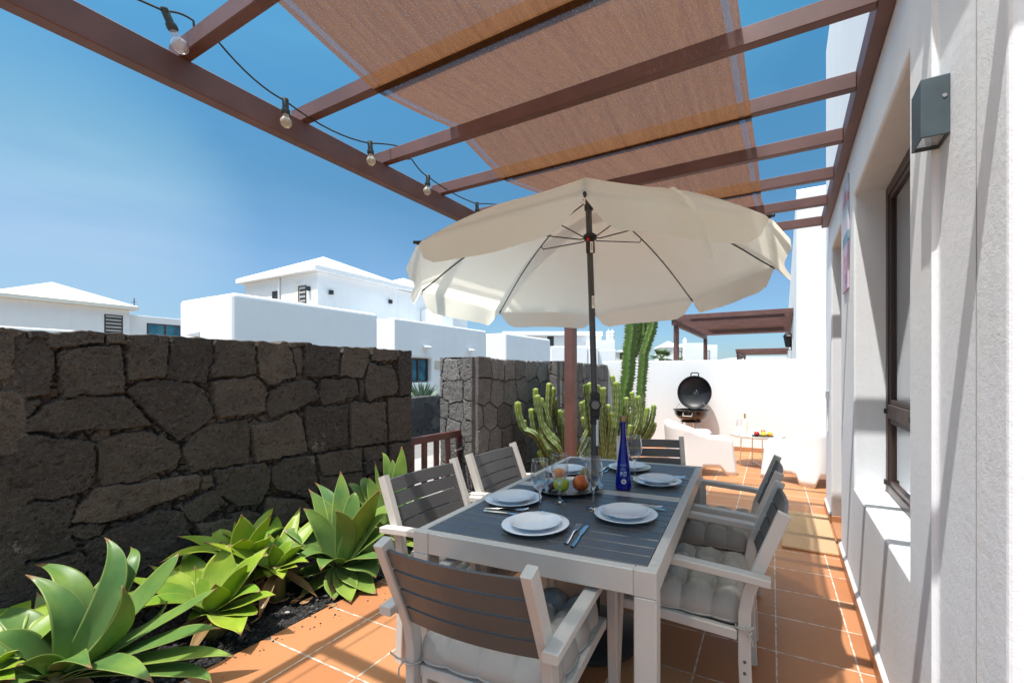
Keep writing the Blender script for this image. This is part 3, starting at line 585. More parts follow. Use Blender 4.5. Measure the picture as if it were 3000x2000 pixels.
for a, b, x in ((1.12, 1.54, HX + st), (1.54, DY0 - .002, HX), (DY1, ET, HX)): mb.add([(x - .016, a, .0755), (x - .016, b, .0755), (x - .002, b, .10), (x - .002, a, .10), (x, a, .0755), (x, b, .0755)], [(0, 1, 2, 3), (0, 1, 5, 4)])
obj('fillet', hloc(mb), 'smooth_white_plaster', house)
jy = onx(2862, 1200, HX + st).y; mb = MB(); mb.box((HX + st - .0005, jy, 2.2), (.002, .0028, 4.4), .0003); obj('render_joint', hloc(mb), 'joint_grey', house)
mb = MB(); mb.box((HX + .107, (DY0 + DY1) / 2, .012), (.212, DY1 - DY0 - .04, .02), .003); obj('threshold', hloc(mb), 'skirting_tile', house)
mb = MB(); mb.box((HX + .205, (DY0 + DY1) / 2, 1.22), (.03, .72, 2.38), .004)
dr = obj('door', hloc(mb), 'door_brown', house)
mb = MB(); mb.tube([(HX + .17, DY0 + .12, 1.05), (HX + .15, DY0 + .12, 1.05), (HX + .15, DY0 + .23, 1.05)], .009, 8); obj('handle', hloc(mb), 'steel', dr)
# window: brown aluminium frame, tall upper pane and a low pane under a transom
win = MB(); xw = HX + .178
def wbar(m, a, b, c, d, dx=.05, x=xw): m.box((x, (a + b) / 2, (c + d) / 2), (dx, b - a, d - c), .004)
wbar(win, WY1 - .055, WY1, WZ0, WZ1); wbar(win, WY0, WY0 + .055, WZ0, WZ1); wbar(win, WY0 + .055, WY1 - .055, WZ1 - .055, WZ1); wbar(win, WY0 + .055, WY1 - .055, WZ0, WZ0 + .05); wbar(win, WY0 + .055, WY1 - .055, 1.06, 1.14); wbar(win, 2.38, 2.42, WZ0 + .05, 1.06); wbar(win, 2.38, 2.42, 1.14, WZ1 - .055)
wo_ = obj('window', hloc(win), 'window_brown', house)
for (a, b, c, d) in ((2.42, WY1 - .055, 1.14, WZ1 - .055), (WY0 + .055, 2.38, 1.14, WZ1 - .055), (2.42, WY1 - .055, WZ0 + .05, 1.06), (WY0 + .055, 2.38, WZ0 + .05, 1.06)):
    m2 = MB(); wbar(m2, a, b, c, d, .006); obj('pane', hloc(m2), 'window_glass', wo_)
    m3 = MB()
    for q in range(2): 
        wbar(m3, a if q else a, a + .028 if not q else a + .028, c, d, .03, xw - .002) if q == 0 else wbar(m3, b - .028, b, c, d, .03, xw - .002)
    wbar(m3, a + .028, b - .028, c, c + .028, .03, xw - .002); wbar(m3, a + .028, b - .028, d - .028, d, .03, xw - .002); obj('sash', hloc(m3), 'window_brown', wo_)
mb = MB(); NN = 60
mb.grid([[(xw + .034 + .004 * math.sin(j * 1.9), WY0 + .06 + (WY1 - WY0 - .12) * j / NN, z) for j in range(NN + 1)] for z in (WZ0 + .02, WZ1 - .06)]); obj('curtain', hloc(mb), 'curtain', wo_)
for q in ((2.46, 1.10), (WY1 - .03, WZ0 + .06), (WY1 - .03, 1.10)): mb = MB(); mb.box((xw - .028, *q), (.02, .02, .03), .004); obj('catch', hloc(mb), 'black_rubber', wo_)
mb = MB(); mb.box((HX - .014, 4.62, 1.12), (.028, .07, .075), .006); mb.tube([(HX - .01, 4.64, 1.08), (HX - .01, 4.64, .78)], .006, 6); tag(obj('wall_socket', mb, 'white_plastic'), 'small white socket box with a cable on the house corner', 'socket')
# wall lamp
lp = thing('wall_lamp', 'blue grey box lamp on the white wall beside the window', 'lamp', (HX + st, 1.49, 1.939))
mb = MB(); D_ = .062; LY = .092; LH = .156; tk = .005
V_ = [(x, y, z) for z in (0, LH) for x, y in ((-D_, -LY / 2), (0, -LY / 2), (0, LY / 2), (-D_, LY / 2))] + [(x, y, z) for z in (0, LH - .06) for x, y in ((-D_ + tk, -LY / 2 + tk), (-tk, -LY / 2 + tk), (-tk, LY / 2 - tk), (-D_ + tk, LY / 2 - tk))]
mb.add(V_, [(4, 5, 6, 7), (0, 1, 5, 4), (1, 2, 6, 5), (2, 3, 7, 6), (3, 0, 4, 7), (12, 13, 14, 15), (8, 9, 13, 12), (9, 10, 14, 13), (10, 11, 15, 14), (11, 8, 12, 15), (0, 1, 9, 8), (1, 2, 10, 9), (2, 3, 11, 10), (3, 0, 8, 11)])
obj('lamp_housing', mb, 'lamp_blue_grey', lp, bevel=.002); mb = MB(); mb.box((-D_ / 2, 0, .008), (D_ - 2 * tk - .001, LY - 2 * tk - .001, .004), .0005); obj('glass', mb, 'lamp_glass', lp)
mb = MB(); mb.lathe([(.0, .03), (.018, .04), (.024, .07), (.02, .10)], 16, Matrix.Translation((-D_ / 2, 0, 0))); obj('bulb', mb, 'frosted_bulb', lp)
mb = MB(); mb.lathe([(0, .002), (.005, .002), (.006, 0)], 12, Matrix.Translation((-.012, -LY / 2, .10)) @ Euler((R(90), 0, 0)).to_matrix().to_4x4()); obj('screw', mb, 'steel', lp)
# painted panel by the door
ps = thing('wall_plaque', 'narrow pink and teal painted panel hanging between door and window', 'wall plaque', (HX - .006, 3.36, 1.86)); zc = 0
for nm, h_ in (('poster_pink', .30), ('poster_teal', .07), ('poster_lilac', .10), ('poster_sky', .09), ('poster_rose', .05), ('poster_lilac', .07), ('poster_sky', .05)):
    mb = MB(); mb.box((0, 0, zc + h_ / 2), (.010, .26, h_ - .0006), .0008); obj('panel', mb, nm, ps); zc += h_
mb = MB()
for k in range(5): mb.tube([(-.006, -.06 + .02 * k + .006 * math.sin(q * 2.1 + k), .56 + .018 * q) for q in range(6)], .002, 5)
for k in range(4): mb.tube([(-.006, -.05 + .03 * k, .04 + .05 * k), (-.006, -.055 + .03 * k, .2 + .02 * k)], .002, 5)
obj('brushwork', mb, 'poster_rose', ps)

# ================================================================ WHITE BACK WALL, NEIGHBOUR
mb = MB(); facade(mb, (-3.2, 7.85, -.06), (1, 0, 0), (0, -1, 0), 4.8, 1.62); mb.add([(-3.2, 7.85, 1.56), (1.6, 7.85, 1.56), (1.6, 8.05, 1.56), (-3.2, 8.05, 1.56)], [(0, 1, 2, 3)]); mb.add([(-3.2, 8.05, -.06), (1.6, 8.05, -.06), (1.6, 8.05, 1.56), (-3.2, 8.05, 1.56)], [(0, 1, 2, 3)]); mb.add([(-3.2, 8.05, -.06), (-3.2, 7.85, -.06), (-3.2, 7.85, 1.56), (-3.2, 8.05, 1.56)], [(0, 1, 2, 3)])
bw = tag(obj('garden_wall', mb, 'smooth_white_plaster', bevel=.012), 'smooth white garden wall behind the barbecue and armchairs', 'wall')
mb = MB(); mb.box((-.7, 7.841, .0375), (2.6, .016, .075), .003); obj('skirting', mb, 'skirting_tile', bw)
nb = thing('house', 'tall white neighbouring house rising behind the garden wall at right', 'house', (0, 0, 0))
mb = MB(); NX = .19
facade(mb, (NX, 8.3, -.06), (0, 1, 0), (-1, 0, 0), 22, 4.54, [(3.2, 4.3, 1.0, 2.3), (6.4, 7.4, .06, 2.2)], .2); facade(mb, (NX, 8.3, -.06), (1, 0, 0), (0, -1, 0), 6, 4.54)
mb.add([(NX, 8.3, 4.48), (NX + 6, 8.3, 4.48), (NX + 6, 32, 4.48), (NX, 32, 4.48)], [(0, 1, 2, 3)]); mb.add([(NX, 32, -.06), (NX + 6, 32, -.06), (NX + 6, 32, 4.48), (NX, 32, 4.48)], [(0, 1, 2, 3)])
obj('wall', mb, 'smooth_white_plaster', nb, bevel=.05)
mb = MB(); mb.box((NX + .12, 12.05, 1.6), (.04, 1.0, 1.2), .01); obj('window', mb, 'window_brown', nb); mb = MB(); mb.box((NX + .12, 15.15, 1.1), (.04, .9, 2.0), .01); obj('door', mb, 'door_brown', nb)

# ================================================================ PERGOLAS
def pergola(name, label, x0, x1, ys, zb, beam, raf, posts, wallbeam=True, ext=.0, loc=None):
    t = thing(name, label, 'pergola', (x0, ys[0], 0)); L = lambda m: (setattr(m, 'v', [(a - x0, b - ys[0], c) for a, b, c in m.v]), m)[1]
    mb = MB(); mb.box((x0 - beam[0] / 2, (ys[0] + ys[-1]) / 2, zb - beam[1] / 2), (beam[0], ys[-1] - ys[0] + 2 * ext + raf[0], beam[1]), .004); obj('main_beam', L(mb), 'pergola_paint', t)
    mb = MB(); mb.box((x1 - .03, (ys[0] + ys[-1]) / 2 - raf[0] / 2 + .02, zb + .05), (.055, ys[-1] - ys[0] + .12, .115), .003); obj('wall_beam', L(mb), 'pergola_paint', t)
    for y in ys:
        mb = MB(); mb.box(((x0 - beam[0] - .03 + x1 - .0595) / 2, y - raf[0] / 2, zb + raf[1] / 2 + .0005), (x1 - .0595 - x0 + beam[0] + .03, raf[0], raf[1]), .003); obj('rafter', L(mb), 'pergola_paint', t)
    for y in posts: mb = MB(); mb.box((x0 - beam[0] / 2, y, (zb - beam[1]) / 2 - .04), (.12, .12, zb - beam[1] + .08), .004); obj('post', L(mb), 'pergola_paint', t)
    return t
RAF = [.925 + .527 * n for n in range(-4, 8)]
pg = pergola('pergola', 'brown metal pergola of thin rafters over the dining table', -2.33, HX, RAF, 2.69, (.07, .124), (.045, .078), (4.75,), ext=.1)
pergola('pergola', 'brown neighbouring pergola with two posts beyond the white garden wall', -2.45, NX, [10.9 + .62 * k for k in range(9)], 2.69, (.10, .13), (.06, .11), (11.2, 15.8))
pergola('pergola', 'distant small brown pergola low above the garden wall, by the wall lantern', -2.40, NX, [27 + .7 * k for k in range(9)], 2.66, (.12, .14), (.10, .13), (27.3, 32.4))
# far pergola of the neighbour carries boards
mb = MB()
for k in range(6): mb.box((-1.1, 11.5 + .74 * k, 2.815), (2.2, .36, .02), .004)
tag(obj('shade_boards', mb, 'board_tan'), 'row of brown shade boards lying on the neighbouring pergola rafters', 'shade boards')

# shade cloth woven under and over the rafters
# ================================================================ SHADE CLOTH woven under and over the rafters
XL, XR = -1.765, -.158
prof = []
for n, y in enumerate(RAF[:-1]):
    y0, y1 = y - .045, y; over = (n % 2 == 0)                       # RAF[4] (y=.925) over, next under, ...
    zc = 2.69 + .0785 + .004 if over else 2.69 - .004
    prof += [(y0 - .004, zc), (y1 + .004, zc)]
pts = []
for (a, za), (b, zb_) in zip(prof, prof[1:]):
    m = 3 if b - a < .1 else 16
    for k in range(m):
        t = k / m; pts.append((a + (b - a) * t, za + (zb_ - za) * t - (.004 * math.sin(math.pi * t) if m > 3 else 0)))
pts.append(prof[-1]); mb = MB(); NX_ = 40; P = []; uv = []
for (y, z) in pts:
    row = []
    for i in range(NX_ + 1):
        t = i / NX_; ed = .0025 * math.sin(y * 7) * (1 if t < .5 else -1)
        row.append((XL + (XR - XL) * t + ed * abs(2 * t - 1) ** 4, y, z)); uv.append((t, y))
    P.append(row)
mb.grid(P); mb.uv = uv
tag(obj('shade_cloth', mb, 'shade_net', weld=False), 'long brown net shade cloth woven over and under the pergola rafters', 'shade cloth')

# ================================================================ FESTOON LIGHTS
XS = -2.27
sl = thing('string_lights', 'black festoon cable with five round bulbs along the pergola beam', 'string lights', (0, 0, 0))
def Q(x, y, X=XS): return onx(x, y, X)
def catenary(a, b, sag, n=10): return [a.lerp(b, i / n) - Vector((0, 0, sag * 4 * (i / n) * (1 - i / n))) for i in range(n)]
socks = [Q(484, 34), Q(836, 296), Q(1084, 420), Q(1254, 518), Q(1397, 597)]
runs = [Vector((XS, -.55, 2.74)), Vector((XS, -.02, 2.84)), Vector((XS, .0, 2.72)), socks[0], Q(567, 62), Q(572, 118), Q(634, 116), socks[1], socks[2], Q(1165, 428), Q(1168, 466), Q(1206, 466), socks[3], socks[4], Q(1468, 601), Q(1472, 628), Q(1530, 650)]
sag = [.05, 0, .02, -.012, 0, 0, .03, .035, -.005, 0, 0, .015, .02, -.006, 0, .01]; cp = []
for a, b, s_ in zip(runs, runs[1:], sag): cp += catenary(a, b, s_, 8)
cp.append(runs[-1]); mb = MB(); mb.tube(cp, .0045, 7); obj('cable', mb, 'wire_rubber', sl)
tilts = [(.42, .0), (.06, .05), (.08, 0), (-.06, .02), (.1, 0)]
for k, (p, tl_) in enumerate(zip(socks, tilts)):
    e = bpy.data.objects.new('hanging_bulb', None); col.objects.link(e); e.parent = sl; e.location = p; e.rotation_euler = (tl_[0], tl_[1], 0)
    mb = MB(); mb.lathe([(0, .012), (.013, .012), (.0145, .008), (.0145, -.040), (.0185, -.042), (.0195, -.048), (.0195, -.060), (.017, -.066), (0, -.066)], 20)
    for sx_ in (-1, 1): mb.box((sx_ * .014, 0, .002), (.006, .012, .016), .002)
    obj('socket', mb, 'socket_green', e)
    r0 = .030 if k == 0 else .0265
    prf = [(.0135, -.064), (.0145, -.076)] + [(r0 * math.sin(a), -.076 - r0 * 1.02 + r0 * math.cos(a) * 1.05 - (.012 if k == 0 else .002)) for a in [R(q) for q in range(32, 181, 12)]]
    mb = MB(); mb.lathe(prf, 24); obj('bulb', mb, 'clear_bulb' if k == 0 else 'frosted_bulb', e)
    mb = MB(); mb.tube([(-.004, 0, -.07), (-.006, 0, -.10), (-.003, .002, -.108), (.003, -.002, -.108), (.006, 0, -.10), (.004, 0, -.07)], .0007, 5); obj('filament', mb, 'steel', e)

# ================================================================ DINING TABLE
TA = R(4.75); TP = Vector((-.7795, 1.189, 0)); TW, TL, TH_ = .90, 1.56, .73
tb = thing('dining_table', 'long outdoor dining table with dark slats in a pale grey frame', 'table', TP, TA)
def tl(x, y, z=0): c, s = math.cos(TA), math.sin(TA); return Vector((TP.x + x * c - y * s, TP.y + x * s + y * c, z))
def t_of(P): d = P - TP; c, s = math.cos(TA), math.sin(TA); return d.x * c + d.y * s, -d.x * s + d.y * c
fr = MB(); bw_ = .034; lg = .068
for s_ in (-1, 1): fr.box((s_ * (TW / 2 - bw_ / 2), TL / 2, TH_ - .039), (bw_, TL - 2 * lg - .001, .078), .002)
for y in (bw_ / 2, TL - bw_ / 2): fr.box((0, y, TH_ - .039), (TW - 2 * lg - .001, bw_, .078), .003)
obj('table_frame', fr, 'frame_paint', tb)
mb = MB(); mb.box((0, TL / 2, TH_ - .011), (TW - 2 * bw_ - .004, .072, .02), .002); cb_ = obj('crossbar', mb, 'frame_paint', tb)
mb = MB(); mb.lathe([(.0235, -.001), (.034, -.001), (.035, .004), (.031, .006), (.0245, .006), (.0235, .004)], 28, Matrix.Translation((0, TL / 2, TH_))); obj('parasol_ring', mb, 'ivory_metal', cb_)
for a, b in ((bw_ + .003, TL / 2 - .038), (TL / 2 + .038, TL - bw_ - .003)):
    n = 10; hgt = (b - a) / n
    for k in range(n): mb = MB(); mb.box((0, a + hgt * (k + .5), TH_ - .008), (TW - 2 * bw_ - .005, hgt - .0045, .014), .0018); obj('slat', mb, 'table_slat', tb)
for sx_ in (-1, 1):
    for y in (lg / 2, TL - lg / 2): mb = MB(); sy_ = 1 if y < .5 else -1; mb.box((sx_ * (TW / 2 - lg / 2), y, (TH_ - .0795) / 2), (lg, lg, TH_ - .0795), .004); mb.box((sx_ * (TW / 2 - lg / 2), y - sy_ * (lg - bw_) / 2, TH_ - .0395), (lg, bw_, .0788), .002); mb.box((sx_ * (TW / 2 - bw_ / 2), y + sy_ * bw_ / 2, TH_ - .0397), (bw_, lg - bw_ - .0004, .0784), .0015); obj('leg', mb, 'frame_paint', tb)
mb = MB()
for y in (.3, TL - .3): mb.box((0, y, TH_ - .045), (TW - .08, .03, .04), .002)
obj('underside_brace', mb, 'frame_paint', tb)

# ================================================================ PARASOL
ptop = Vector((-.860, 1.968, 1.79)); pn = Vector((-.067, .038, 1)).normalized(); PR_ = .880; r0 = -1.18
hole_ = tl(0, TL / 2, 0); knob = Vector((hole_.x, hole_.y, 1.18)); e1 = Vector((1, 0, .067)).normalized(); e2 = pn.cross(e1)
um = thing('parasol', 'cream canvas parasol standing through the hole of the dining table', 'parasol', (0, 0, 0))
AP = .41                                        # height of the crown over the rim
def can(r, a, z=0): return ptop + (e1 * math.cos(a) + e2 * math.sin(a)) * r + pn * z
def dome(t): return AP * (1 - t ** 1.75) if t < 1 else 0
mb = MB(); NS = 14; NT = 16
for k in range(8):
    a0 = r0 - k * math.pi / 4; a1 = a0 - math.pi / 4; P = []
    for i in range(NT + 1):
        t = .02 + .98 * i / NT; row = []
        for j in range(NS + 1):
            q = j / NS; A = can(t * PR_, a0); B = can(t * PR_, a1); p = A.lerp(B, q); sg = 4 * q * (1 - q)
            row.append(p + pn * (dome(t) - .010 * sg * t * (1.1 - t) * 2 + .008 * sg * t ** 4))
        P.append(row)
    # valance: falls from the rim with rounded lower corners, each panel blown a little differently
    rim = P[-1]; va = random.Random(40 + k); fl = va.uniform(-.02, .05) + (.03 if k in (1,) else 0) + (.02 if k == 6 else 0); VH = .108; NV = 7
    mid = (a0 + a1) / 2; out = (e1 * math.cos(mid) + e2 * math.sin(mid))
    for i in range(1, NV + 1):
        row = []
        for j in range(NS + 1):
            q = j / NS; ed = min(q, 1 - q); hmax = VH * (1 - max(0, 1 - ed / .17) ** 2.4 * .86) * (1 + .03 * math.sin(5 * q + k)); d = hmax * i / NV
            sw = (fl * d / VH) * 1.0 + .012 * math.sin(q * 9 + k * 2) * d / VH + (.035 * (1 - ed / .17) * d / VH if ed < .17 else 0)
            inn = (q - .5) * (.05 * max(0, 1 - ed / .17)) * d / VH
            row.append(rim[j] + out * sw - Vector((0, 0, 1)) * d * math.cos(sw) - (rim[-1] - rim[0]).normalized() * inn * .6)
        P.append(row)
    mb.grid(P)
obj('canopy', mb, 'canvas', um, sharp=60)
for k in range(8):
    a = r0 - k * math.pi / 4; mb = MB(); mb.tube([can(t * PR_, a, dome(t) - .010) for t in [.04 + .97 * i / 12 for i in range(13)]], .0035, 6); rb = obj('rib', mb, 'black_metal', um)
    mb = MB(); mb.tube([can(PR_ * .985, a, .003), can(PR_ * 1.025, a, -.006)], [.005, .006], 8); obj('rib_cap', mb, 'black_rubber', rb)
    mb = MB(); tq = .46; mb.tube([can(.02, a, dome(0) - .20), can(.05, a, dome(0) - .205), can(PR_ * tq - .015, a, dome(tq) - .035), can(PR_ * tq, a, dome(tq) - .016)], .003, 6); obj('strut', mb, 'black_metal', um)
top_ = can(0, 0, AP + .02); run = can(0, 0, AP - .20)
mb = MB(); mb.tube([hole_ + Vector((0, 0, .05)), Vector((hole_.x, hole_.y, 1.08))], .0185, 20); mb.tube([Vector((hole_.x, hole_.y, 1.02)), knob], .0165, 20)
obj('lower_pole', mb, 'pole_grey', um)
mb = MB(); mb.tube([knob, top_], .0158, 20); obj('upper_pole', mb, 'pole_grey', um)
vd = Vector((-sT, cT, 0)); Mk = Matrix.Translation(knob + Vector((0, 0, -.02)) - vd * .012) @ Euler((R(90), 0, YAW)).to_matrix().to_4x4()
mb = MB(); mb.box((0, 0, 0), (.046, .12, .044), .006, Mk); mb.lathe([(0, .040), (.026, .040), (.030, .036), (.032, .012), (.032, -.012), (.0, -.012)], 8, Mk); mb.tube([knob - Vector((0, 0, .12)), knob - Vector((0, 0, .05))], .022, 12)
kn = obj('tilt_joint', mb, 'black_rubber', um); mb = MB(); mb.lathe([(0, .0425), (.021, .0425), (.021, .0402)], 8, Mk); mb.box((0, .004, .0432), (.026, .002, .001), .0003, Mk); mb.box((0, -.004, .0432), (.026, .002, .001), .0003, Mk); obj('face_plate', mb, 'grey_metal', kn)
ax = (top_ - knob).normalized()
mb = MB(); mb.tube([run - ax * .075, run + ax * .02], .0225, 16); mb.tube([run - ax * .004, run + ax * .012], .034, 16); rn = obj('runner', mb, 'black_rubber', um)
mb = MB(); mb.tube([can(0, 0, AP - .055), can(0, 0, AP - .03)], .022, 16); obj('crown_hub', mb, 'black_rubber', um)
mb = MB(); pp = run - ax * .012 - vd * .024 + Vector((-.012, 0, 0)); mb.box(pp, (.012, .01, .02), .002); obj('button', mb, 'red_plastic', rn)
for q, hgt in ((.055, .055), (.33, .062)):
    M = Matrix.Translation(run - ax * (q - .0) - vd * (.0235 if q < .1 else .0168) + Vector((.005, 0, 0))) @ Euler((R(90), 0, YAW)).to_matrix().to_4x4()
    mb = MB(); mb.box((0, 0, 0), (.015, hgt, .002), .0006, M); st_ = obj('sticker', mb, 'sticker_white', um)
    mb = MB()
    for i in range(4): mb.box((0, hgt * (.28 - .16 * i), .0016), (.009 - .002 * (i % 2), .003, .0008), .0002, M)
    obj('print', mb, 'black_rubber', st_)
M = Matrix.Translation(Vector((hole_.x, hole_.y, 1.02)) - vd * .0195) @ Euler((R(90), 0, YAW)).to_matrix().to_4x4(); mb = MB(); mb.box((.011, 0, 0), (.012, .13, .002), .0006, M); obj('sticker', mb, 'sticker_white', um)
mb = MB()                                        # tie strap hanging over the valance of the panel facing the camera
a_ = r0 + math.pi / 8; s0 = can(PR_ * .83, a_, .072); s1 = can(PR_ * .935, a_, .012); o_ = (e1 * math.cos(a_) + e2 * math.sin(a_)); tg = pn.cross(o_)
cpts = [s0 + tg * .075 + pn * .010, s0 + tg * .04 + pn * .020, s0 + pn * .022 + o_ * .02, s1 + pn * .006 + o_ * .01, s1 - pn * .05 + o_ * .045, s1 - pn * .11 + o_ * .068 + tg * .008, s1 - pn * .17 + o_ * .072 + tg * .018, s1 - pn * .21 + o_ * .07 + tg * .032]
mb.grid([[p + tg * d + pn * abs(d) * .3 for d in (-.011, 0, .011)] for p in cpts]); obj('tie_strap', mb, 'canvas', um)
ub = thing('parasol_stand', 'round black parasol base on the tiles under the dining table', 'parasol base', (hole_.x, hole_.y, 0))
mb = MB(); mb.lathe([(0, .002), (.225, .002), (.235, .012), (.235, .03), (.22, .042), (.10, .058), (.035, .064)], 40); obj('disc', mb, 'black_rubber', ub)
mb = MB(); mb.lathe([(.026, .06), (.026, .34), (.022, .345), (.0195, .345)], 24); obj('sleeve', mb, 'black_metal', ub)
mb = MB(); mb.tube([(.024, 0, .29), (.06, 0, .29)], .008, 8); mb.box((.066, 0, .29), (.012, .034, .034), .005); obj('clamp_knob', mb, 'black_rubber', ub)

# ================================================================ DINING CHAIRS (face +Y), each with a tufted cushion lying on it
def make_chair(label):
    t = thing('dining_chair', label, 'chair', (0, 0, 0), 0, 'slatted chairs round the dining table'); UX = .237; AX = .272
    rear = [(0, -.235, 0), (0, -.222, .30), (0, -.222, .47), (0, -.235, .545), (0, -.268, .63), (0, -.348, .832)]
    for s_ in (-1, 1):
        mb = MB(); mb.sweep([Vector((s_ * UX, y, z)) for _, y, z in rear], .0165, .021); obj('rear_upright', mb, 'frame_paint', t)
        arm = [(-.305, .603), (-.20, .612), (.0, .624), (.13, .630), (.175, .628), (.205, .612), (.220, .580), (.226, .53), (.232, .40), (.250, .0)]
        mb = MB(); mb.sweep([Vector((s_ * AX, y, z)) for y, z in arm[:6]], .0225, .0135); am = obj('armrest', mb, 'frame_paint', t)
        mb = MB(); mb.sweep([Vector((s_ * AX, y, z)) for y, z in arm[5:]], .0175, .0145); obj('front_leg', mb, 'frame_paint', t)
        mb = MB(); mb.box((s_ * (AX + UX) / 2, -.262, .594), (AX - UX - .022, .022, .022), .002); mb.lathe([(0, .0205), (.006, .0205), (.007, .0165)], 10, Matrix.Translation((s_ * UX, -.245, .57)) @ Euler((R(90), 0, 0)).to_matrix().to_4x4()); obj('bolt', mb, 'grey_metal', am)
        for z in (.30, .26):
            mb = MB(); mb.lathe([(0, .0025), (.005, .002), (.006, 0)], 10, Matrix.Translation((s_ * (UX + .0166), -.223, z)) @ Euler((0, s_ * R(90), 0)).to_matrix().to_4x4())
            obj('rivet', mb, 'grey_metal', t)
    mb = MB(); z = .385
    for s_ in (-1, 1): mb.bar((s_ * .2365, -.198, z), (s_ * .2365, .205, z + .02), .028, .036)
    mb.bar((-.252, .215, z + .02), (.252, .215, z + .02), .026, .036, (0, 1, 0)); mb.bar((-.219, -.205, z), (.219, -.205, z), .026, .036, (0, 1, 0)); obj('seat_frame', mb, 'frame_paint', t)
    for k in range(5): mb = MB(); y = -.155 + .079 * k; mb.box((0, y, z + .008 + y * .05), (.442, .073, .012), .002); obj('seat_slat', mb, 'slat_grey', t)
    for k in range(4):                           # back slats, slightly hollow towards the sitter
        mb = MB(); c0 = .585 + .0655 * k * 1.0; hgt = .0605; P0 = []; n = 12
        for i in range(n + 1):
            x = -.2195 + .439 * i / n; dep = -.020 * (1 - (x / .2195) ** 2); row = []
            for (dt, dz) in ((.006, hgt / 2), (.006, -hgt / 2), (-.006, -hgt / 2), (-.006, hgt / 2), (.006, hgt / 2)):
                zz = c0 + dz * .93; yy = -.248 - (zz - .56) * .385 + dep + dt; row.append((x, yy, zz))
            P0.append(row)
        mb.grid(P0, False); mb.add(P0[0][:4], [(0, 1, 2, 3)]); mb.add(P0[-1][:4], [(0, 1, 2, 3)]); obj('back_slat', mb, 'slat_grey', t)
    return t
def make_cushion(label, seed):
    t = thing('seat_cushion', label, 'cushion', (0, 0, 0), 0, 'tufted grey seat cushions'); r_ = random.Random(seed); N = 96; wd, dp, th = .462, .45, .092; mb = MB(); W2 = .5
    u, v = np.meshgrid(np.linspace(-1, 1, N), np.linspace(-1, 1, N), indexing='ij')
    def puff(u, v):
        a = np.abs(np.sin(np.pi * (u + 1) * 2)); b = np.abs(np.sin(np.pi * (v + 1) * 2)); d = np.full(u.shape, 9.0)
        for i in (-.5, 0, .5):
            for j in (-.5, 0, .5): d = np.minimum(d, np.hypot(u - i, v - j))
        near = np.exp(-(d / .085) ** 2); rad = np.exp(-(d / .26) ** 2); e = np.maximum(np.abs(u), np.abs(v)); ee = np.clip((1 - e) / .26, 0, 1); rim = np.sqrt(1 - (1 - ee) ** 2)
        a = np.where(np.abs(u) > .80, 1, a); b = np.where(np.abs(v) > .80, 1, b); g_ = np.minimum(a ** .5, b ** .5); gi = 1.0
        f = rim * (1 - .52 * (1 - g_) * (.62 + .38 * rad) * gi) - .34 * near * rim
        return f + (fbm(u, v, 3.2, seed, 3) - .5) * .22 * rim + (fbm(u + .3 * v, v, 11, seed + 3, 3) - .5) * .10 * rim
    f = puff(u, v); lo = -.30 * np.clip((1 - np.maximum(abs(u), abs(v))) / .12, 0, 1)
    sc = 1 - .035 * np.abs(np.sin(np.pi * (v + 1) * 2)) ** .5 * 0 + .03 * (np.abs(np.sin(np.pi * (v + 1) * 2)) ** .6 - .6) * (np.abs(u) > .2); sv = .045 * (np.abs(np.sin(np.pi * (u + 1) * 2)) ** .6 - .6)
    rc = np.hypot(u, v) > 1.27; k_ = np.where(rc, 1 - .22 * (np.hypot(u, v) - 1.27), 1)
    X = u * wd / 2 * (1 + .045 * (np.abs(np.sin(np.pi * (v + 1) * 2)) ** .6 - .6)) * k_; Y = v * dp / 2 * (1 + sv) * k_
    for Zv in (f, lo):
        mb.grid([[(X[i, j], Y[i, j] + .005, .03 + th * Zv[i, j] + .0) for j in range(N)] for i in range(N)])
    for i in range(1): pass
    obj('pad', mb, 'cushion_cloth', t, sharp=180)
    mb = MB(); bnd = [(X[i, 0], Y[i, 0] + .005, .03) for i in range(N)] + [(X[-1, j], Y[-1, j] + .005, .03) for j in range(N)] + [(X[i, -1], Y[i, -1] + .005, .03) for i in range(N)][::-1] + [(X[0, j], Y[0, j] + .005, .03) for j in range(N)][::-1]
    mb.tube(bnd, .0035, 6); obj('piping', mb, 'cushion_cloth', t)
    for s_ in (-1, 1):
        bx, by = s_ * .237, -.222; mb = MB(); loop = [(s_ * .205, -.195, .03)] + [(bx + .021 * math.cos(a) * 1.15, by + .025 * math.sin(a) * 1.2, .024 - .004 * math.sin(a)) for a in [R(60 - s_ * 20 + q) for q in range(0, 350, 25)]]
        mb.tube(loop, .0028, 6); kx, ky, kz = bx + s_ * .026, by - .012, .024
        mb.tube([(kx, ky, kz), (kx + s_ * .02, ky - .012, kz + .008), (kx + s_ * .045, ky - .014, kz + .022), (kx + s_ * .05, ky - .006, kz + .012), (kx + s_ * .028, ky, kz - .002), (kx, ky, kz)], .0026, 6)
        mb.tube([(kx, ky, kz), (kx + s_ * .012, ky - .012, kz - .02), (kx + s_ * .010, ky - .016, kz - .045)], .0024, 6); mb.sphere((kx, ky, kz), .006, 8, 6); obj('tie', mb, 'cushion_cloth', t)
    return t
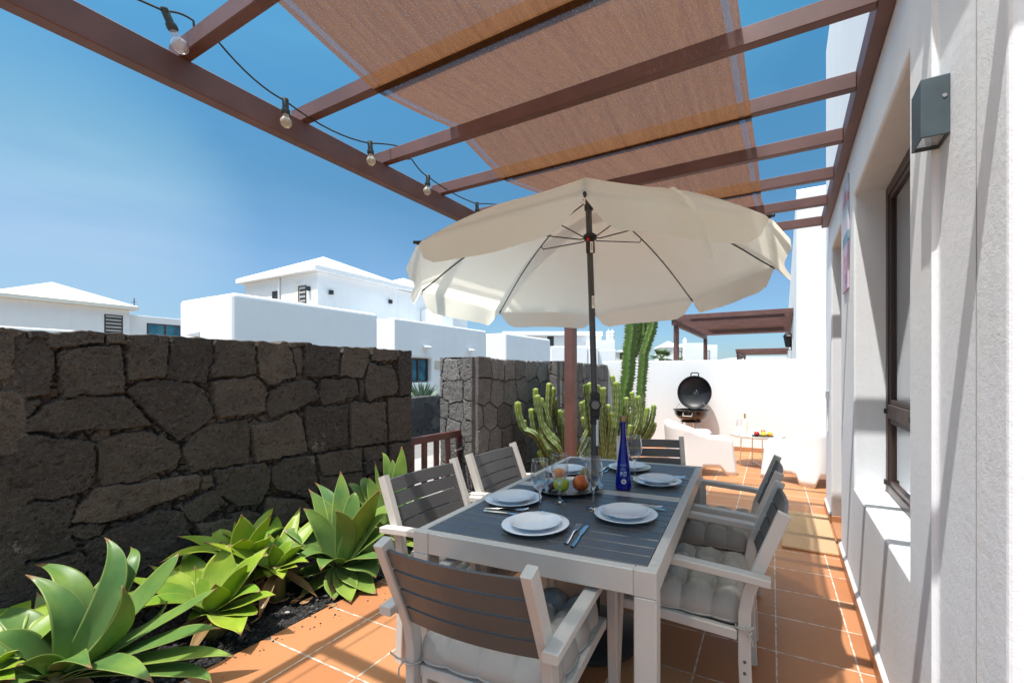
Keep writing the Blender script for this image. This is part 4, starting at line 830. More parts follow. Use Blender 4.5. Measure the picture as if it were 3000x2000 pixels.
chairs = [('front', (-.836 + .36 * math.sin(R(4)), .858 + .352, 0), R(4), 'slatted dining chair at the near end of the table, its back to the camera'),
          ('right_near', (-.003 - .352, 1.865, 0), R(92), 'nearer of the two slatted dining chairs along the house side of the table'),
          ('right_far', (-.022 - .352, 2.535, 0), R(91.5), 'slatted dining chair on the house side, nearer the doormat and white armchairs'),
          ('left_near', (-1.68 + .352, 1.63, 0), R(-90), 'slatted dining chair beside the large agave, nearer of the two facing the house'),
          ('left_far', (-1.69 + .352, 2.25, 0), R(-89), 'slatted dining chair in front of the wooden gate and grey pillar'),
          ('end', (-.92 + .352 * math.sin(R(21.8)), 3.21 - .352 * math.cos(R(21.8)), 0), R(201.8), 'slatted dining chair at the far end of the table before the cactus')]
cl = ['tufted grey cushion tied to the chair at the near table end', 'tufted grey cushion on the nearer house-side dining chair', 'tufted grey cushion in shade on the farther house-side dining chair', 'tufted sunlit cushion on the dining chair beside the large agave', 'tufted cushion on the dining chair before the wooden gate', 'tufted cushion on the dining chair at the far table end']
ch0 = None; cu0 = None
for i, (nm, loc, rz, lab) in enumerate(chairs):
    if i == 0: ch0 = make_chair(lab); c = ch0; c.location = loc; c.rotation_euler = (0, 0, rz)
    else: c = dup(ch0, lab, loc, rz)
    if i < 2: q = make_cushion(cl[i], 5 + i); cu0 = q if i == 0 else cu0; cu1 = q
    else: q = copy_tree(cu1 if i % 2 else cu0); q['label'] = cl[i]
    q.location = Vector(loc) + Vector((0, 0, .393)); q.rotation_euler = (R(2.9) if False else 0, 0, rz)

# ================================================================ TABLEWARE
ZT_ = TH_ - .0005
def plate_prof(r, h, rim): return [(0, .004), (r * .55, .004), (r * .60, .0), (r * .63, .0), (r * .66, .004), (r, h), (r + .001, h + .002), (r - .002, h + .003), (r * .70, .0095), (r * .60, .007), (0, .007)]
def smallplate(r): return [(0, .003), (r * .5, .003), (r * .54, 0), (r * .57, 0), (r * .60, .003), (r * .88, .016), (r, .021), (r, .0235), (r * .88, .020), (r * .60, .0065), (0, .006)]
mb = MB(); mb.lathe(plate_prof(.127, .017, 0), 64); pl0 = obj('dinner_plate', mb, 'porcelain'); tag(pl0, 'white dinner plate at the near table end beside fork and knife', 'plate', 'white dinner plates')
mb = MB(); mb.lathe(smallplate(.098), 64); sp0 = obj('soup_plate', mb, 'porcelain'); tag(sp0, 'smaller white plate on the dinner plate at the near table end', 'plate', 'smaller white plates')
spots = [((-.838, 1.385), 'at the near table end, beside the fork and knife'), ((-.574, 1.655), 'nearest the house-side table edge, in front'), ((-1.099, 1.624), 'beside the chair by the large agave'), ((-.604, 2.249), 'right of the blue bottle'), ((-.842, 2.50), 'behind the blue bottle, at the far table end'), ((-1.144, 2.251), 'behind the fruit tray, before the gate side chair')]
for i, ((x, y), lab) in enumerate(spots):
    a, b = (pl0, sp0) if i == 0 else (copy_tree(pl0), copy_tree(sp0)); a.location = (x, y, ZT_); b.location = (x, y, ZT_ + .0072); a['label'] = 'white dinner plate ' + lab; b['label'] = 'smaller white plate stacked ' + lab
def glass_prof(s): return [(r * s, z * s) for r, z in [(.0, .0015), (.034, .001), (.036, .0025), (.030, .005), (.010, .009), (.0048, .016), (.0040, .035), (.0038, .075), (.0048, .090), (.012, .096), (.026, .108), (.037, .126), (.041, .145), (.0405, .165), (.037, .195), (.0335, .222), (.0326, .222), (.036, .195), (.0395, .165), (.040, .145), (.036, .127), (.025, .110), (.011, .0985), (0, .097)]]
gl0 = thing('wine_glass', 'wine glass', 'wine glass', (0, 0, 0), 0, 'empty wine glasses on the dining table'); mb = MB()
mb.lathe([(0, .0985), (.011, .0985), (.025, .109), (.0365, .1265), (.0403, .145), (.0400, .165), (.0365, .195), (.0332, .2215), (.0336, .2225), (.0340, .2215)], 44); obj('bowl', mb, 'drinking_glass', gl0)
mb = MB(); mb.tube([(.0337 * math.cos(R(q)), .0337 * math.sin(R(q)), .2222) for q in range(0, 361, 10)], .0011, 6, False); obj('rim', mb, 'solid_glass', gl0)
mb = MB(); mb.lathe([(0, .0), (.034, .0), (.0355, .0012), (.034, .0024), (.022, .0045), (.009, .008), (.0048, .016), (.0038, .035), (.0036, .075), (.0045, .088), (.010, .0955), (0, .0975)], 40); obj('stem_foot', mb, 'solid_glass', gl0)
for i, (x, y, s, lab) in enumerate([(-.914, 1.547, 1, 'empty wine glass in front of the fruit tray, by the plate at the agave side'), (-.908, 1.712, .98, 'empty wine glass standing before the green apple, middle of the three'), (-.73, 1.689, 1, 'empty wine glass in front of the dark parasol pole'), (-.958, 2.123, 1.04, 'empty wine glass behind the fruit tray, left of the parasol pole'), (-.75, 2.315, 1.05, 'empty wine glass half hidden behind the blue bottle')]):
    o = gl0 if i == 0 else copy_tree(gl0); o.location = (x, y, ZT_); o.scale = (s, s, s); o['label'] = lab
# cutlery
def make_fork():
    mb = MB(); path = [(0, -.095, .004), (0, -.05, .005), (0, .0, .008), (0, .03, .006), (0, .045, .0035)]; wd = [.0075, .0065, .0035, .0045, .011]; P = []
    for (x, y, z), w_ in zip(path, wd): P.append([(-w_, y, z), (-w_ * .5, y, z + .0025), (w_ * .5, y, z + .0025), (w_, y, z), (0, y, z - .0015), (-w_, y, z)])
    mb.grid(P, True)
    for k in range(4): x = -.0088 + .00587 * k; mb.tube([(x, .043, .0045), (x, .07, .004), (x * .96, .095, .0085)], [.0022, .002, .0011], 6)
    return mb
def make_knife():
    mb = MB(); P = []
    for y, w_, z in [(-.10, .0065, .004), (-.06, .0075, .0045), (.0, .0045, .005), (.01, .004, .005)]: P.append([(-w_, y, z), (0, y, z + .003), (w_, y, z), (0, y, z - .003), (-w_, y, z)])
    mb.grid(P, True); bl = [(-.004, .010), (-.0085, .022), (-.0095, .05), (-.008, .085), (-.003, .105), (.004, .108), (.0075, .10), (.007, .02), (.004, .010)]
    mb.prism(bl, .0035, .0055); return mb
fk0 = obj('fork', make_fork(), 'cutlery_steel'); kf0 = obj('knife', make_knife(), 'cutlery_steel'); tag(fk0, '', 'fork', 'forks laid on the table'); tag(kf0, '', 'knife', 'knives laid on the table')
cut = [((-.659, 1.274), (-.705, 1.499), (-.633, 1.278), (-.668, 1.481), 'at the near table end'), ((-1.115, 1.49), (-1.003, 1.535), (-1.10, 1.455), (-.965, 1.472), 'by the plate at the agave side'), ((-.66, 1.815), (-.47, 1.835), (-.655, 1.79), (-.455, 1.805), 'behind the plate at the house-side edge'), ((-.68, 2.40), (-.49, 2.43), (-.675, 2.375), (-.475, 2.40), 'behind the plate right of the blue bottle'), ((-.975, 2.33), (-.985, 2.54), (-.945, 2.33), (-.95, 2.54), 'left of the far end plate')]
for i, (a, b, c, d, lab) in enumerate(cut):
    for o0, p, q, nm in ((fk0, a, b, 'steel fork '), (kf0, c, d, 'steel table knife ')):
        o = o0 if i == 0 else copy_tree(o0); o.location = ((p[0] + q[0]) / 2, (p[1] + q[1]) / 2, ZT_); o.rotation_euler = (0, 0, math.atan2(-(q[0] - p[0]), q[1] - p[1])); o['label'] = nm + 'lying ' + lab
# blue bottle with cork, printed back label and round sticker
bt = thing('bottle', 'tall cobalt blue bottle with cork and printed label on the table', 'bottle', (-.728, 2.064, ZT_)); bt.scale = (1, 1, .95)
prf = [(0, .004), (.036, .002), (.0395, .006), (.040, .02), (.0385, .06), (.0345, .10), (.029, .15), (.023, .20), (.0175, .245), (.0140, .285), (.0130, .32), (.0130, .345), (.0150, .346), (.0155, .356), (.0130, .358), (.009, .358)]
BR = lambda z: float(np.interp(z, [p[1] for p in prf[3:12]], [p[0] for p in prf[3:12]]))
mb = MB(); mb.lathe(prf, 40); bg_ = obj('body', mb, 'blue_glass', bt)
mb = MB(); mb.lathe([(0, .35), (.0095, .35), (.0105, .36), (.0105, .385), (.0095, .3865), (0, .3865)], 20); obj('cork', mb, 'cork', bt)
vang = math.atan2(-2.064, .728)                 # towards the camera
def wrap(x, z, off=.0008): r_ = BR(z) + off; a = vang + x / r_; return (r_ * math.cos(a), r_ * math.sin(a), z)
def text_mesh(txt, size, cx, z, mat, parent, ls=1.0):
    cu = bpy.data.curves.new('lettering', 'FONT'); cu.body = txt; cu.size = size; cu.align_x = 'CENTER'; cu.space_character = ls; o = bpy.data.objects.new('lettering', cu); col.objects.link(o)
    me = o.to_mesh().copy() if False else bpy.data.meshes.new_from_object(o.evaluated_get(bpy.context.evaluated_depsgraph_get())); bpy.data.objects.remove(o)
    me.name = 'lettering'; 
    for v_ in me.vertices: v_.co = wrap(cx + v_.co.x, z + v_.co.y)
    me.materials.clear(); me.materials.append(MAT[mat]); q = bpy.data.objects.new('lettering', me); col.objects.link(q); q.parent = parent; return q
bpy.context.view_layer.update()
text_mesh('YAIZA', .0095, -.002, .131, 'print_blue_white', bt, 1.15)
mb = MB(); r_ = random.Random(5)
def quad(x0, x1, z0, z1): mb.add([wrap(x0, z0), wrap((x0 + x1) / 2, z0), wrap(x1, z0), wrap(x1, z1), wrap((x0 + x1) / 2, z1), wrap(x0, z1)], [(0, 1, 4, 5), (1, 2, 3, 4)])
for z, hw in ((.1285, .015), (.1245, .010), (.1165, .007), (.1125, .012), (.1085, .009), (.1045, .013)):
    x = -hw
    while x < hw: L = r_.uniform(.0015, .004); quad(x - .002, x - .002 + L, z - .0006, z + .0006); x += L + .0009
for k in range(11): quad(.000 + .0017 * k, .000 + .0017 * k + r_.uniform(.0006, .0012), .074, .090)
quad(-.016, -.004, .083, .097)
for k in range(5): quad(-.016, -.016 + r_.uniform(.005, .009), .0745 + .0017 * k, .0755 + .0017 * k)
quad(.001, .018, .0925, .0985); obj('back_print', mb, 'print_blue_white', bt)
mb = MB(); c = [wrap(.013 * math.cos(a) + .002, .047 + .013 * math.sin(a), .0009) for a in [R(15 * k) for k in range(24)]]; mb.add(c + [wrap(.002, .047, .0012)], [(k, (k + 1) % 24, 24) for k in range(24)]); sk = obj('round_sticker', mb, 'sticker_white', bt)
mb = MB()
for k in range(8):
    a = R(45 * k); t_ = lambda r_, b: wrap(.002 + r_ * math.cos(b), .047 + r_ * math.sin(b), .0016); mb.add([t_(.002, a - .8), t_(.0088, a), t_(.002, a + .8), wrap(.002, .047, .0017)], [(0, 1, 2), (0, 2, 3)])
obj('star', mb, 'print_red', sk)
# fruit tray
ft = tag(obj('serving_tray', MB().lathe([(0, .003), (.13, .003), (.165, .012), (.178, .019), (.179, .021), (.164, .0145), (.13, .006), (0, .006)], 64), 'tray_metal'), 'round shiny metal tray holding fruit beside the parasol pole', 'tray'); ft.location = (-.975, 1.925, ZT_)
def fruit(name, lab, cat, mat, x, y, r, sq=(1, 1, 1), f=None, z0=.0065, stem=True, rot=(0, 0, 0)):
    t = thing(name, lab, cat, (x, y, ZT_ + z0 + r * sq[2] * .97)); t.rotation_euler = rot; mb = MB(); mb.sphere((0, 0, 0), r, 28, 18, sq, f); obj('flesh', mb, mat, t)
    if stem: mb = MB(); mb.tube([(0, 0, r * sq[2] * .78), (.002, .001, r * sq[2] * 1.0), (.005, .002, r * sq[2] * 1.22)], [.0022, .0017, .0022], 6); obj('stem', mb, 'stem_brown', t)
    return t
dent = lambda r: (lambda p: Vector((p.x, p.y, p.z - (1 if p.z > 0 else -.6) * .28 * r * math.exp(-((p.x ** 2 + p.y ** 2) / (r * .32) ** 2)))))
fruit('green_apple', 'green apple at the front of the fruit tray', 'apple', 'apple_green', -.968, 1.842, .039, (1, 1, .95), dent(.039))
fruit('nectarine', 'large red and orange nectarine on the fruit tray, right of the green apple', 'nectarine', 'nectarine', -.893, 1.905, .042, (1, 1, .96), dent(.03), stem=False)
fruit('peach', 'orange peach at the back of the fruit tray, seen through a glass', 'peach', 'peach_skin', -1.035, 1.945, .036, (1, 1, .95), dent(.03), stem=False, z0=.03)
pear = lambda p: Vector((p.x * (1 - .42 * max(0, min(1, (p.z + .005) / .05))), p.y * (1 - .42 * max(0, min(1, (p.z + .005) / .05))), p.z * (1.45 if p.z > 0 else 1)))
fruit('pear', 'small brownish pear with a stalk behind the nectarine', 'pear', 'pear_skin', -.905, 1.985, .034, (1, 1, 1.05), pear, z0=.02)
gr = thing('grapes', 'small bunch of dark red grapes at the front of the fruit tray', 'grapes', (-1.02, 1.86, ZT_ + .006)); r_ = random.Random(9)
for k in range(22):
    mb = MB(); a = r_.uniform(0, 6.28); d = r_.uniform(0, .048); mb.sphere((d * math.cos(a) * 1.3, d * math.sin(a), .011 + max(0, .028 - d * .55) * r_.random()), .0105, 12, 8, (1, 1, 1.1)); obj('grape', mb, 'grape_skin', gr)

# ================================================================ DOORMAT
mb = MB(); mb.box((.17, 4.09, .012), (.37, .96, .020), .006); tag(obj('doormat', mb, 'coir_mat'), 'brown coir doormat on the tiles by the house door', 'doormat')

# ================================================================ KETTLE BARBECUE
BY = 7.52; bc = ony(1850 + 497 * .3507, 900 + 860 * .3507, BY); lidc = ony(1850 + 515 * .3507, 900 + 712 * .3507, BY); BRd = (ony(1850 + 645 * .3507, 1200, BY) - ony(1850 + 350 * .3507, 1200, BY)).x / 2 * .97
bq = thing('barbecue', 'black kettle barbecue with raised round lid against the white wall', 'barbecue', (bc.x, BY, 0)); zr = bc.z; rr_ = BRd
mb = MB(); mb.lathe([(.05, -.19 * rr_ / .28)] + [(rr_ * math.sin(a) * .97, -.62 * rr_ * math.cos(a) - .02) for a in [R(q) for q in range(25, 91, 8)]] + [(rr_, .0), (rr_ + .014, .006), (rr_ + .014, .014), (rr_ - .006, .014), (rr_ - .012, -.02)] + [(rr_ * .94 * math.sin(a), -.58 * rr_ * math.cos(a) - .02) for a in [R(q) for q in range(80, 0, -10)]], 48, Matrix.Translation((0, 0, zr))); obj('bowl', mb, 'black_enamel', bq)
mb = MB()
for k in range(15): x = -rr_ * .9 + rr_ * 1.8 * k / 14; L = math.sqrt(max(.001, (rr_ * .95) ** 2 - x * x)); mb.tube([(x, -L, zr - .005), (x, L, zr - .005)], .0025, 5)
obj('grill_grate', mb, 'steel', bq)
Ml = Matrix.Translation((lidc.x - bc.x, .10, lidc.z)) @ Euler((R(86), 0, 0)).to_matrix().to_4x4(); rl = rr_ * .985
mb = MB(); mb.lathe([(rl, .0), (rl + .008, .0), (rl + .008, -.012), (rl, -.016)] + [(rl * math.sin(a), -.016 - .42 * rl * math.cos(a)) for a in [R(q) for q in range(85, -1, -8)]] + [(rl * .965 * math.sin(a), -.014 - .40 * rl * math.cos(a)) for a in [R(q) for q in range(1, 90, 8)]] + [(rl * .985, -.006), (rl, 0)], 48, Ml); ld = obj('lid', mb, 'black_metal', bq)
mb = MB()
for k in range(6): a = R(60 * k + 20); mb.tube([Ml @ Vector((.02 * math.cos(a) + .01, .02 * math.sin(a), -.41 * rl + .006)), Ml @ Vector((.05 * math.cos(a) + .01, .05 * math.sin(a), -.40 * rl + .006))], .004, 5)
obj('vent', mb, 'steel', ld)
mb = MB(); hx = .068; zt = rl + .0; mb.tube([Ml @ Vector(p) for p in [(-hx, zt - .01, -.03), (-hx * .92, zt + .045, -.03), (-hx * .78, zt + .06, -.03), (hx * .78, zt + .06, -.03), (hx * .92, zt + .045, -.03), (hx, zt - .01, -.03)]], .011, 8); obj('lid_handle', mb, 'black_rubber', ld)
mb = MB(); mb.tube([(-.075, -rr_ * .93, zr - .02), (-.07, -rr_ - .035, zr - .075), (.07, -rr_ - .035, zr - .075), (.075, -rr_ * .93, zr - .02)], .011, 8); obj('handle', mb, 'grey_metal', bq)
mb = MB(); mb.lathe([(.03, zr - .21), (.17, zr - .195), (.17, zr - .18), (.05, zr - .17)], 32); obj('leg_ring', mb, 'black_metal', bq)
for k, a in enumerate((200, 320, 85)): mb = MB(); mb.tube([(.13 * math.cos(R(a)), .13 * math.sin(R(a)), zr - .17), (.27 * math.cos(R(a)), .24 * math.sin(R(a)), 0.012)], .011, 10); lg_ = obj('leg', mb, 'steel', bq); mb = MB(); mb.sphere((.27 * math.cos(R(a)), .24 * math.sin(R(a)), .014), .014, 10, 8); obj('foot', mb, 'black_rubber', lg_)
for s_ in (-1, 1): mb = MB(); mb.tube([(s_ * (rr_ - .01), .04, zr + .01), (s_ * (rr_ - .10), .08, lidc.z - .17)], .0035, 6); obj('lid_stay', mb, 'steel', bq)
for s_ in (-1, 1): mb = MB(); mb.box((s_ * (rr_ + .004), 0, zr + .012), (.02, .03, .02), .004); obj('bracket', mb, 'black_rubber', bq)

# ================================================================ WHITE SHELL ARMCHAIRS AND TRAY TABLE
def shell_chair(lab):
    """one moulded plastic shell, faces +Y: wrap-round back falling to arms, panels running down to broad legs"""
    t = thing('armchair', lab, 'armchair', (0, 0, 0), 0, 'white moulded armchairs'); mb = MB(); HW_, DF, DB = .345, .34, -.36
    # outline of the shell in plan, from the right front round the back to the left front
    plan = []
    for i in range(41):
        q = i / 40
        if q < .34: k = q / .34; plan.append((HW_ + .015 * math.sin(math.pi * k), DF - (DF + .27) * k))
        elif q > .66: k = (1 - q) / .34; plan.append((-HW_ - .015 * math.sin(math.pi * k), DF - (DF + .27) * k))
        else: k = (q - .34) / .32; a = -math.pi * k; plan.append((HW_ * math.cos(a), -.27 + .13 * math.sin(a)))
    def topz(q): d = abs(q - .5) / .5; return .505 + .145 * (1 - sstep(np.array(d), .22, .72)) - .015 * float(sstep(np.array(d), .8, 1.0)) - .05 * float(sstep(np.array(d), .97, 1.0))
    def botz(q):
        d = abs(q - .5) / .5; b = .115
        f = max(0, 1 - abs(d - .965) / .15); r_ = max(0, 1 - abs(d - .40) / .15); k = max(f, r_); return b * (1 - float(sstep(np.array(k), .0, .22)))
    rows = []
    for q, (x, y) in zip([i / 40 for i in range(41)], plan):
        tz, bz = float(topz(q)), botz(q); row = []
        for j in range(9):
            k = j / 8; z = bz + (tz - bz) * k; fl = .96 + .10 * (z / .75) if True else 1; d = abs(q - .5) / .5
            row.append(Vector((x * (1.06 - .10 * z / .5 if z < .5 else .96 + .03 * (z - .5)), y * (1 + .0) - (.10 * (z - .25) if d < .45 else 0) * (1 - d / .45 if d < .45 else 0) + (.05 * (1 - z / .5) if d > .8 and z < .5 else 0), z)))
        # rolled arm edge inwards
        n_ = Vector((-x, -y - .05, 0)).normalized(); tp_ = row[-1]; row += [tp_ + n_ * .012 + Vector((0, 0, .010)), tp_ + n_ * .03 + Vector((0, 0, .008)), tp_ + n_ * .042 - Vector((0, 0, .01))]
        sb = Vector((x * .80, y * .80 + .02, .36)); row += [(row[-1]).lerp(sb, .5), sb]
        rows.append(row)
    mb.grid(rows); 
    seat = [[Vector((rows[i][-1].x * s_ , rows[i][-1].y * s_ + .03 * (1 - s_), .36 - .015 * (1 - s_))) for s_ in (1, .66, .33, 0.02)] for i in range(41)]; mb.grid(seat)
    front = [[rows[0][-1].lerp(rows[40][-1], k / 10) - Vector((0, .0, .0)) + Vector((0, .02, z)) for z in (0, -.02, -.07, -.10)] for k in range(11)]; mb.grid(front)
    o = obj('shell', mb, 'white_plastic', t, sharp=60); md = o.modifiers.new('thickness', 'SOLIDIFY'); md.thickness = .012; md.offset = 0; return t
ac = shell_chair('white plastic armchair left of the tray table, before the barbecue'); ac.location = (-1.06, 6.03, 0); ac.rotation_euler = (0, 0, R(-60))
a2 = dup(ac, 'white plastic armchair right of the tray table, by the house corner', (.25, 6.10, 0), R(61))
wt = thing('tray_table', 'small round white metal tray table between the two white armchairs', 'table', (-.345, 6.72, 0)); TZ = .455; TR = .365
mb = MB(); mb.lathe([(0, TZ - .032), (TR - .012, TZ - .032), (TR, TZ - .024), (TR + .004, TZ), (TR + .002, TZ + .002), (TR - .003, TZ - .002), (TR - .010, TZ - .024), (0, TZ - .026)], 64); obj('tray', mb, 'ivory_metal', wt)
for k in range(2):
    a = R(20 + 90 * k); d = Vector((math.cos(a), math.sin(a), 0))
    for s_ in (-1, 1): mb = MB(); mb.tube([d * s_ * .22 + Vector((0, 0, TZ - .034)), d * s_ * .235 + Vector((0, 0, .004))], .007, 10); obj('leg', mb, 'ivory_metal', wt)
    mb = MB(); mb.tube([d * .235 + Vector((0, 0, .012 + .012 * k)), d * -.235 + Vector((0, 0, .012 + .012 * k))], .007, 8); mb.tube([d * .22 + Vector((0, 0, TZ - .045)), d * -.22 + Vector((0, 0, TZ - .045))], .006, 8); obj('cross_rail', mb, 'ivory_metal', wt)
ZW = TZ - .026
b2 = thing('bottle', 'pale patterned bottle with gold cap on the white tray table', 'bottle', (-.50, 6.62, ZW)); mb = MB(); mb.lathe([(0, .002), (.034, 0), (.036, .01), (.036, .17), (.033, .20), (.018, .235), (.0135, .25), (.013, .285)], 28); obj('body', mb, 'pale_bottle', b2); mb = MB(); mb.lathe([(.0145, .25), (.0145, .315), (0, .317)], 20); obj('cap', mb, 'gold_foil', b2)
pp_ = tag(obj('side_plate', MB().lathe([(0, .002), (.10, .002), (.148, .012), (.15, .015), (.10, .006), (0, .006)], 40), 'black_rubber'), 'dark plate of fruit on the white tray table', 'plate'); pp_.location = (-.27, 6.63, ZW)
for nm, lab, cat, m_, x, y, z in (('red_apple', 'dark red apple on the dark plate on the tray table', 'apple', 'red_apple', -.345, 6.60, 0), ('orange', 'orange lying in front on the dark plate of fruit', 'orange', 'lemon_peel', -.255, 6.575, 0), ('orange', 'orange at the right end of the dark fruit plate', 'orange', 'orange_peel', -.175, 6.61, 0), ('nectarine', 'reddish nectarine behind the oranges on the dark plate', 'nectarine', 'nectarine', -.265, 6.69, .012)):
    t = thing(nm, lab, cat, (x, y, ZW + .006 + z + .038)); mb = MB(); mb.sphere((0, 0, 0), .039, 24, 14, (1, 1, .95), dent(.036)); obj('flesh', mb, m_, t); mb = MB(); mb.tube([(0, 0, .022), (.002, 0, .036)], .0016, 5); obj('stem', mb, 'stem_brown', t)
g2 = copy_tree(gl0); g2.location = (-.58, 6.68, ZW); g2.scale = (1, 1, 1); g2['label'] = 'clear wine glass on the white tray table by the pale bottle'; del g2['group']

# ================================================================ GATE
gt = thing('gate', 'low dark brown wooden gate between the two lava stone walls', 'gate', (-3.18, YE, 0)); GL = PY0 - YE - .03; GT = .70
for z in (GT - .035, .14): mb = MB(); mb.box((0, GL / 2, z), (.045, GL, .07), .004); obj('rail', mb, 'gate_wood', gt)
npk = 6
for k in range(npk): mb = MB(); mb.box((0, .03 + (GL - .06) * k / (npk - 1), (GT - .07) / 2 + .07), (.03, .058, GT - .20), .003); obj('picket', mb, 'gate_wood', gt)
mb = MB(); mb.box((.036, GL - .06, GT - .22), (.02, .05, .16), .003); obj('lock_case', mb, 'black_metal', gt); mb = MB(); mb.tube([(.04, GL - .06, GT - .19), (.08, GL - .06, GT - .19), (.085, GL - .17, GT - .195)], .009, 8); obj('handle', mb, 'steel', gt)
# ================================================================ AGAVES
def leaf(mb, tn, uv, base, mid, tip, wd, tone, cup=.20, edge_brown=True):
    n, m = 20, 13; ctrl = mid * 2 - (base + tip) * .5; ctrl = mid.lerp(ctrl, .85); P = []
    hd = Vector((tip.x - base.x, tip.y - base.y, 0)); hd = hd.normalized() if hd.length > .03 else Vector((cT, sT, 0)); sd0 = Vector((0, 0, 1)).cross(hd)
    view = (EYEP - mid).normalized(); d_ = (tip - base).normalized(); sd1 = d_.cross(view)
    if sd1.dot(sd0) < 0: sd1 = -sd1
    up_ = min(1, max(0, d_.z)); sd = (sd0 * (1 - .55 * up_) + sd1 * .55 * up_).normalized(); ph = rng.uniform(0, 6)
    for i in range(n + 1):
        t = i / n; p = base * (1 - t) ** 2 + ctrl * 2 * t * (1 - t) + tip * t * t; tg = ((ctrl - base) * (1 - t) + (tip - ctrl) * t).normalized()
        s_ = (sd - tg * sd.dot(tg)).normalized(); nn = tg.cross(s_); nn = nn if nn.z > 0 or abs(nn.z) < .2 else -nn
        inw = (Vector((base.x, base.y, p.z + .4)) - p); nn = nn if nn.dot(inw) > 0 else -nn
        f = (.40 + .60 * math.sin(math.pi * min(1, t * .88 + .06)) ** .8) * (1 - t ** 2.7) ** .95 if t < 1 else 0.0
        f = max(f, .004); c_ = cup * (1 - .35 * t); row = []
        for j in range(m):
            q = 2 * j / (m - 1) - 1; wav = .06 * wd * math.sin(9 * t + ph + q) * abs(q)
            row.append(p + s_ * (q * wd * f) + nn * (c_ * wd * f * (q * q - .2) + wav)); e = 1.0 if abs(q) > .97 and t > .08 else 0.0
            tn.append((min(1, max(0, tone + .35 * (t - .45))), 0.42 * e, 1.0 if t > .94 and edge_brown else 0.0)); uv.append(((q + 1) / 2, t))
        P.append(row)
    mb.grid(P)
def agave(label, bx, by, w0, leaves, mat, name='agave_plant', dz=.0):
    B = atw(.5102 * bx, 1300 + .5102 * by, w0); mb = MB(); tn = []; uv = []
    for (mx_, my, tx, ty, dw, wd, *rest) in leaves:
        tip = atw(.5102 * tx, 1300 + .5102 * ty, w0 + dw); mid = atw(.5102 * mx_, 1300 + .5102 * my, w0 + dw * .55)
        hd = (mid - B); hd.z = 0; b_ = B + hd * .10 + Vector((0, 0, -.02))
        if b_.z < .02: b_.z = .02
        if tip.z < .015: tip.z = .015
        for q in (tip, mid): q.x = max(q.x, -2.98)
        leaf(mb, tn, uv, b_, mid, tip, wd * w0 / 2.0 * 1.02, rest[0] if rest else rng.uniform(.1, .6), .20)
    # older leaves round the foot of the rosette, out of sight from the terrace
    for k in range(7):
        a = 2.4 * k + 1.9; a = math.pi * .55 + (k / 6) * math.pi * .9; L = rng.uniform(.28, .4); hd = Vector((math.cos(a), math.sin(a), 0)); tip = B + hd * L + Vector((0, 0, rng.uniform(.02, .25))); tip.x = max(tip.x, -2.97)
        leaf(mb, tn, uv, B + hd * .02 + Vector((0, 0, -.02)), B + hd * L * .5 + Vector((0, 0, .12)), tip, .05, rng.uniform(.2, .6))
    for k in range(5):
        a = 1.26 * k + .4; L = rng.uniform(.16, .26); hd = Vector((math.cos(a), math.sin(a), 0)); q0 = len(tn); tip = B + hd * L; tip.z = .012; md_ = B + hd * L * .6; md_.z = max(.03, B.z * .45)
        if tip.x > -2.99: leaf(mb, tn, uv, B + hd * .03 - Vector((0, 0, .04)), md_, tip, .03, .5, .6); tn[q0:] = [(t_[0], 0, .95) for t_ in tn[q0:]]
    gz = -.06; st0 = len(mb.v); mb.tube([Vector((B.x, B.y, gz)), Vector((B.x, B.y, max(B.z, .06)))], [.05, .04], 10); k = len(mb.v) - st0; tn += [(.1, 0, .6)] * k; uv += [(0, 0)] * k
    t = thing(name, label, 'plant', (B.x, B.y, 0), 0, 'agaves in the gravel bed'); mb.v = [(x - B.x, y - B.y, z) for x, y, z in mb.v]; mb.tone = tn; mb.uv = uv
    o = obj('leaves', mb, mat, t, weld=False, sharp=180); md = o.modifiers.new('thickness', 'SOLIDIFY'); md.thickness = .003; md.offset = -1; return t
A1 = [(400,960,145,748,.03,.066,.1),(440,840,200,690,.13,.070,.3),(660,790,603,535,.16,.060,.1),(730,760,752,590,.26,.045,.2),(860,830,1025,625,.18,.076,.2),(980,985,1245,828,.10,.062,.6),(960,1110,1265,1055,-.02,.066,.3),(1000,1205,1360,1222,-.06,.056,.65),
 (130,1010,-80,965,.05,.066,.1),(120,1125,-80,1110,-.12,.058,.25),(400,1215,530,1285,-.20,.055,.2),(640,1245,880,1372,-.18,.062,.2),(690,1070,695,812,-.04,.055,.45),(1000,1290,1215,1370,-.10,.05,.15),(325,1110,312,985,.08,.045,.3),(190,1330,60,1400,-.2,.058,.3),(540,930,590,760,.18,.055,.15),(240,1235,95,1272,-.24,.05,.2),(330,1150,300,930,.2,.05,.1),(800,1090,960,900,.12,.045,.15)]
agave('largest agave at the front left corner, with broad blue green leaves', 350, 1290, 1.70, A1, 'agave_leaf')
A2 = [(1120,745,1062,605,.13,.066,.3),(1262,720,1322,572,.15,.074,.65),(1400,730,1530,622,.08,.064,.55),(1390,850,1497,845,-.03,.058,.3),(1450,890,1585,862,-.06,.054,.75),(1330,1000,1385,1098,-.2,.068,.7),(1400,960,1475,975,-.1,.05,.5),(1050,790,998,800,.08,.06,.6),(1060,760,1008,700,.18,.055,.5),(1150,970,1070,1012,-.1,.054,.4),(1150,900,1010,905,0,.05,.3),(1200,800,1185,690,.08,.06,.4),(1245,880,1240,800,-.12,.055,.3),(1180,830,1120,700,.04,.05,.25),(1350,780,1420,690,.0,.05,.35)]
agave('yellow green agave between the largest front agave and the tall agave', 1240, 930, 2.17, A2, 'agave_leaf_yellow')
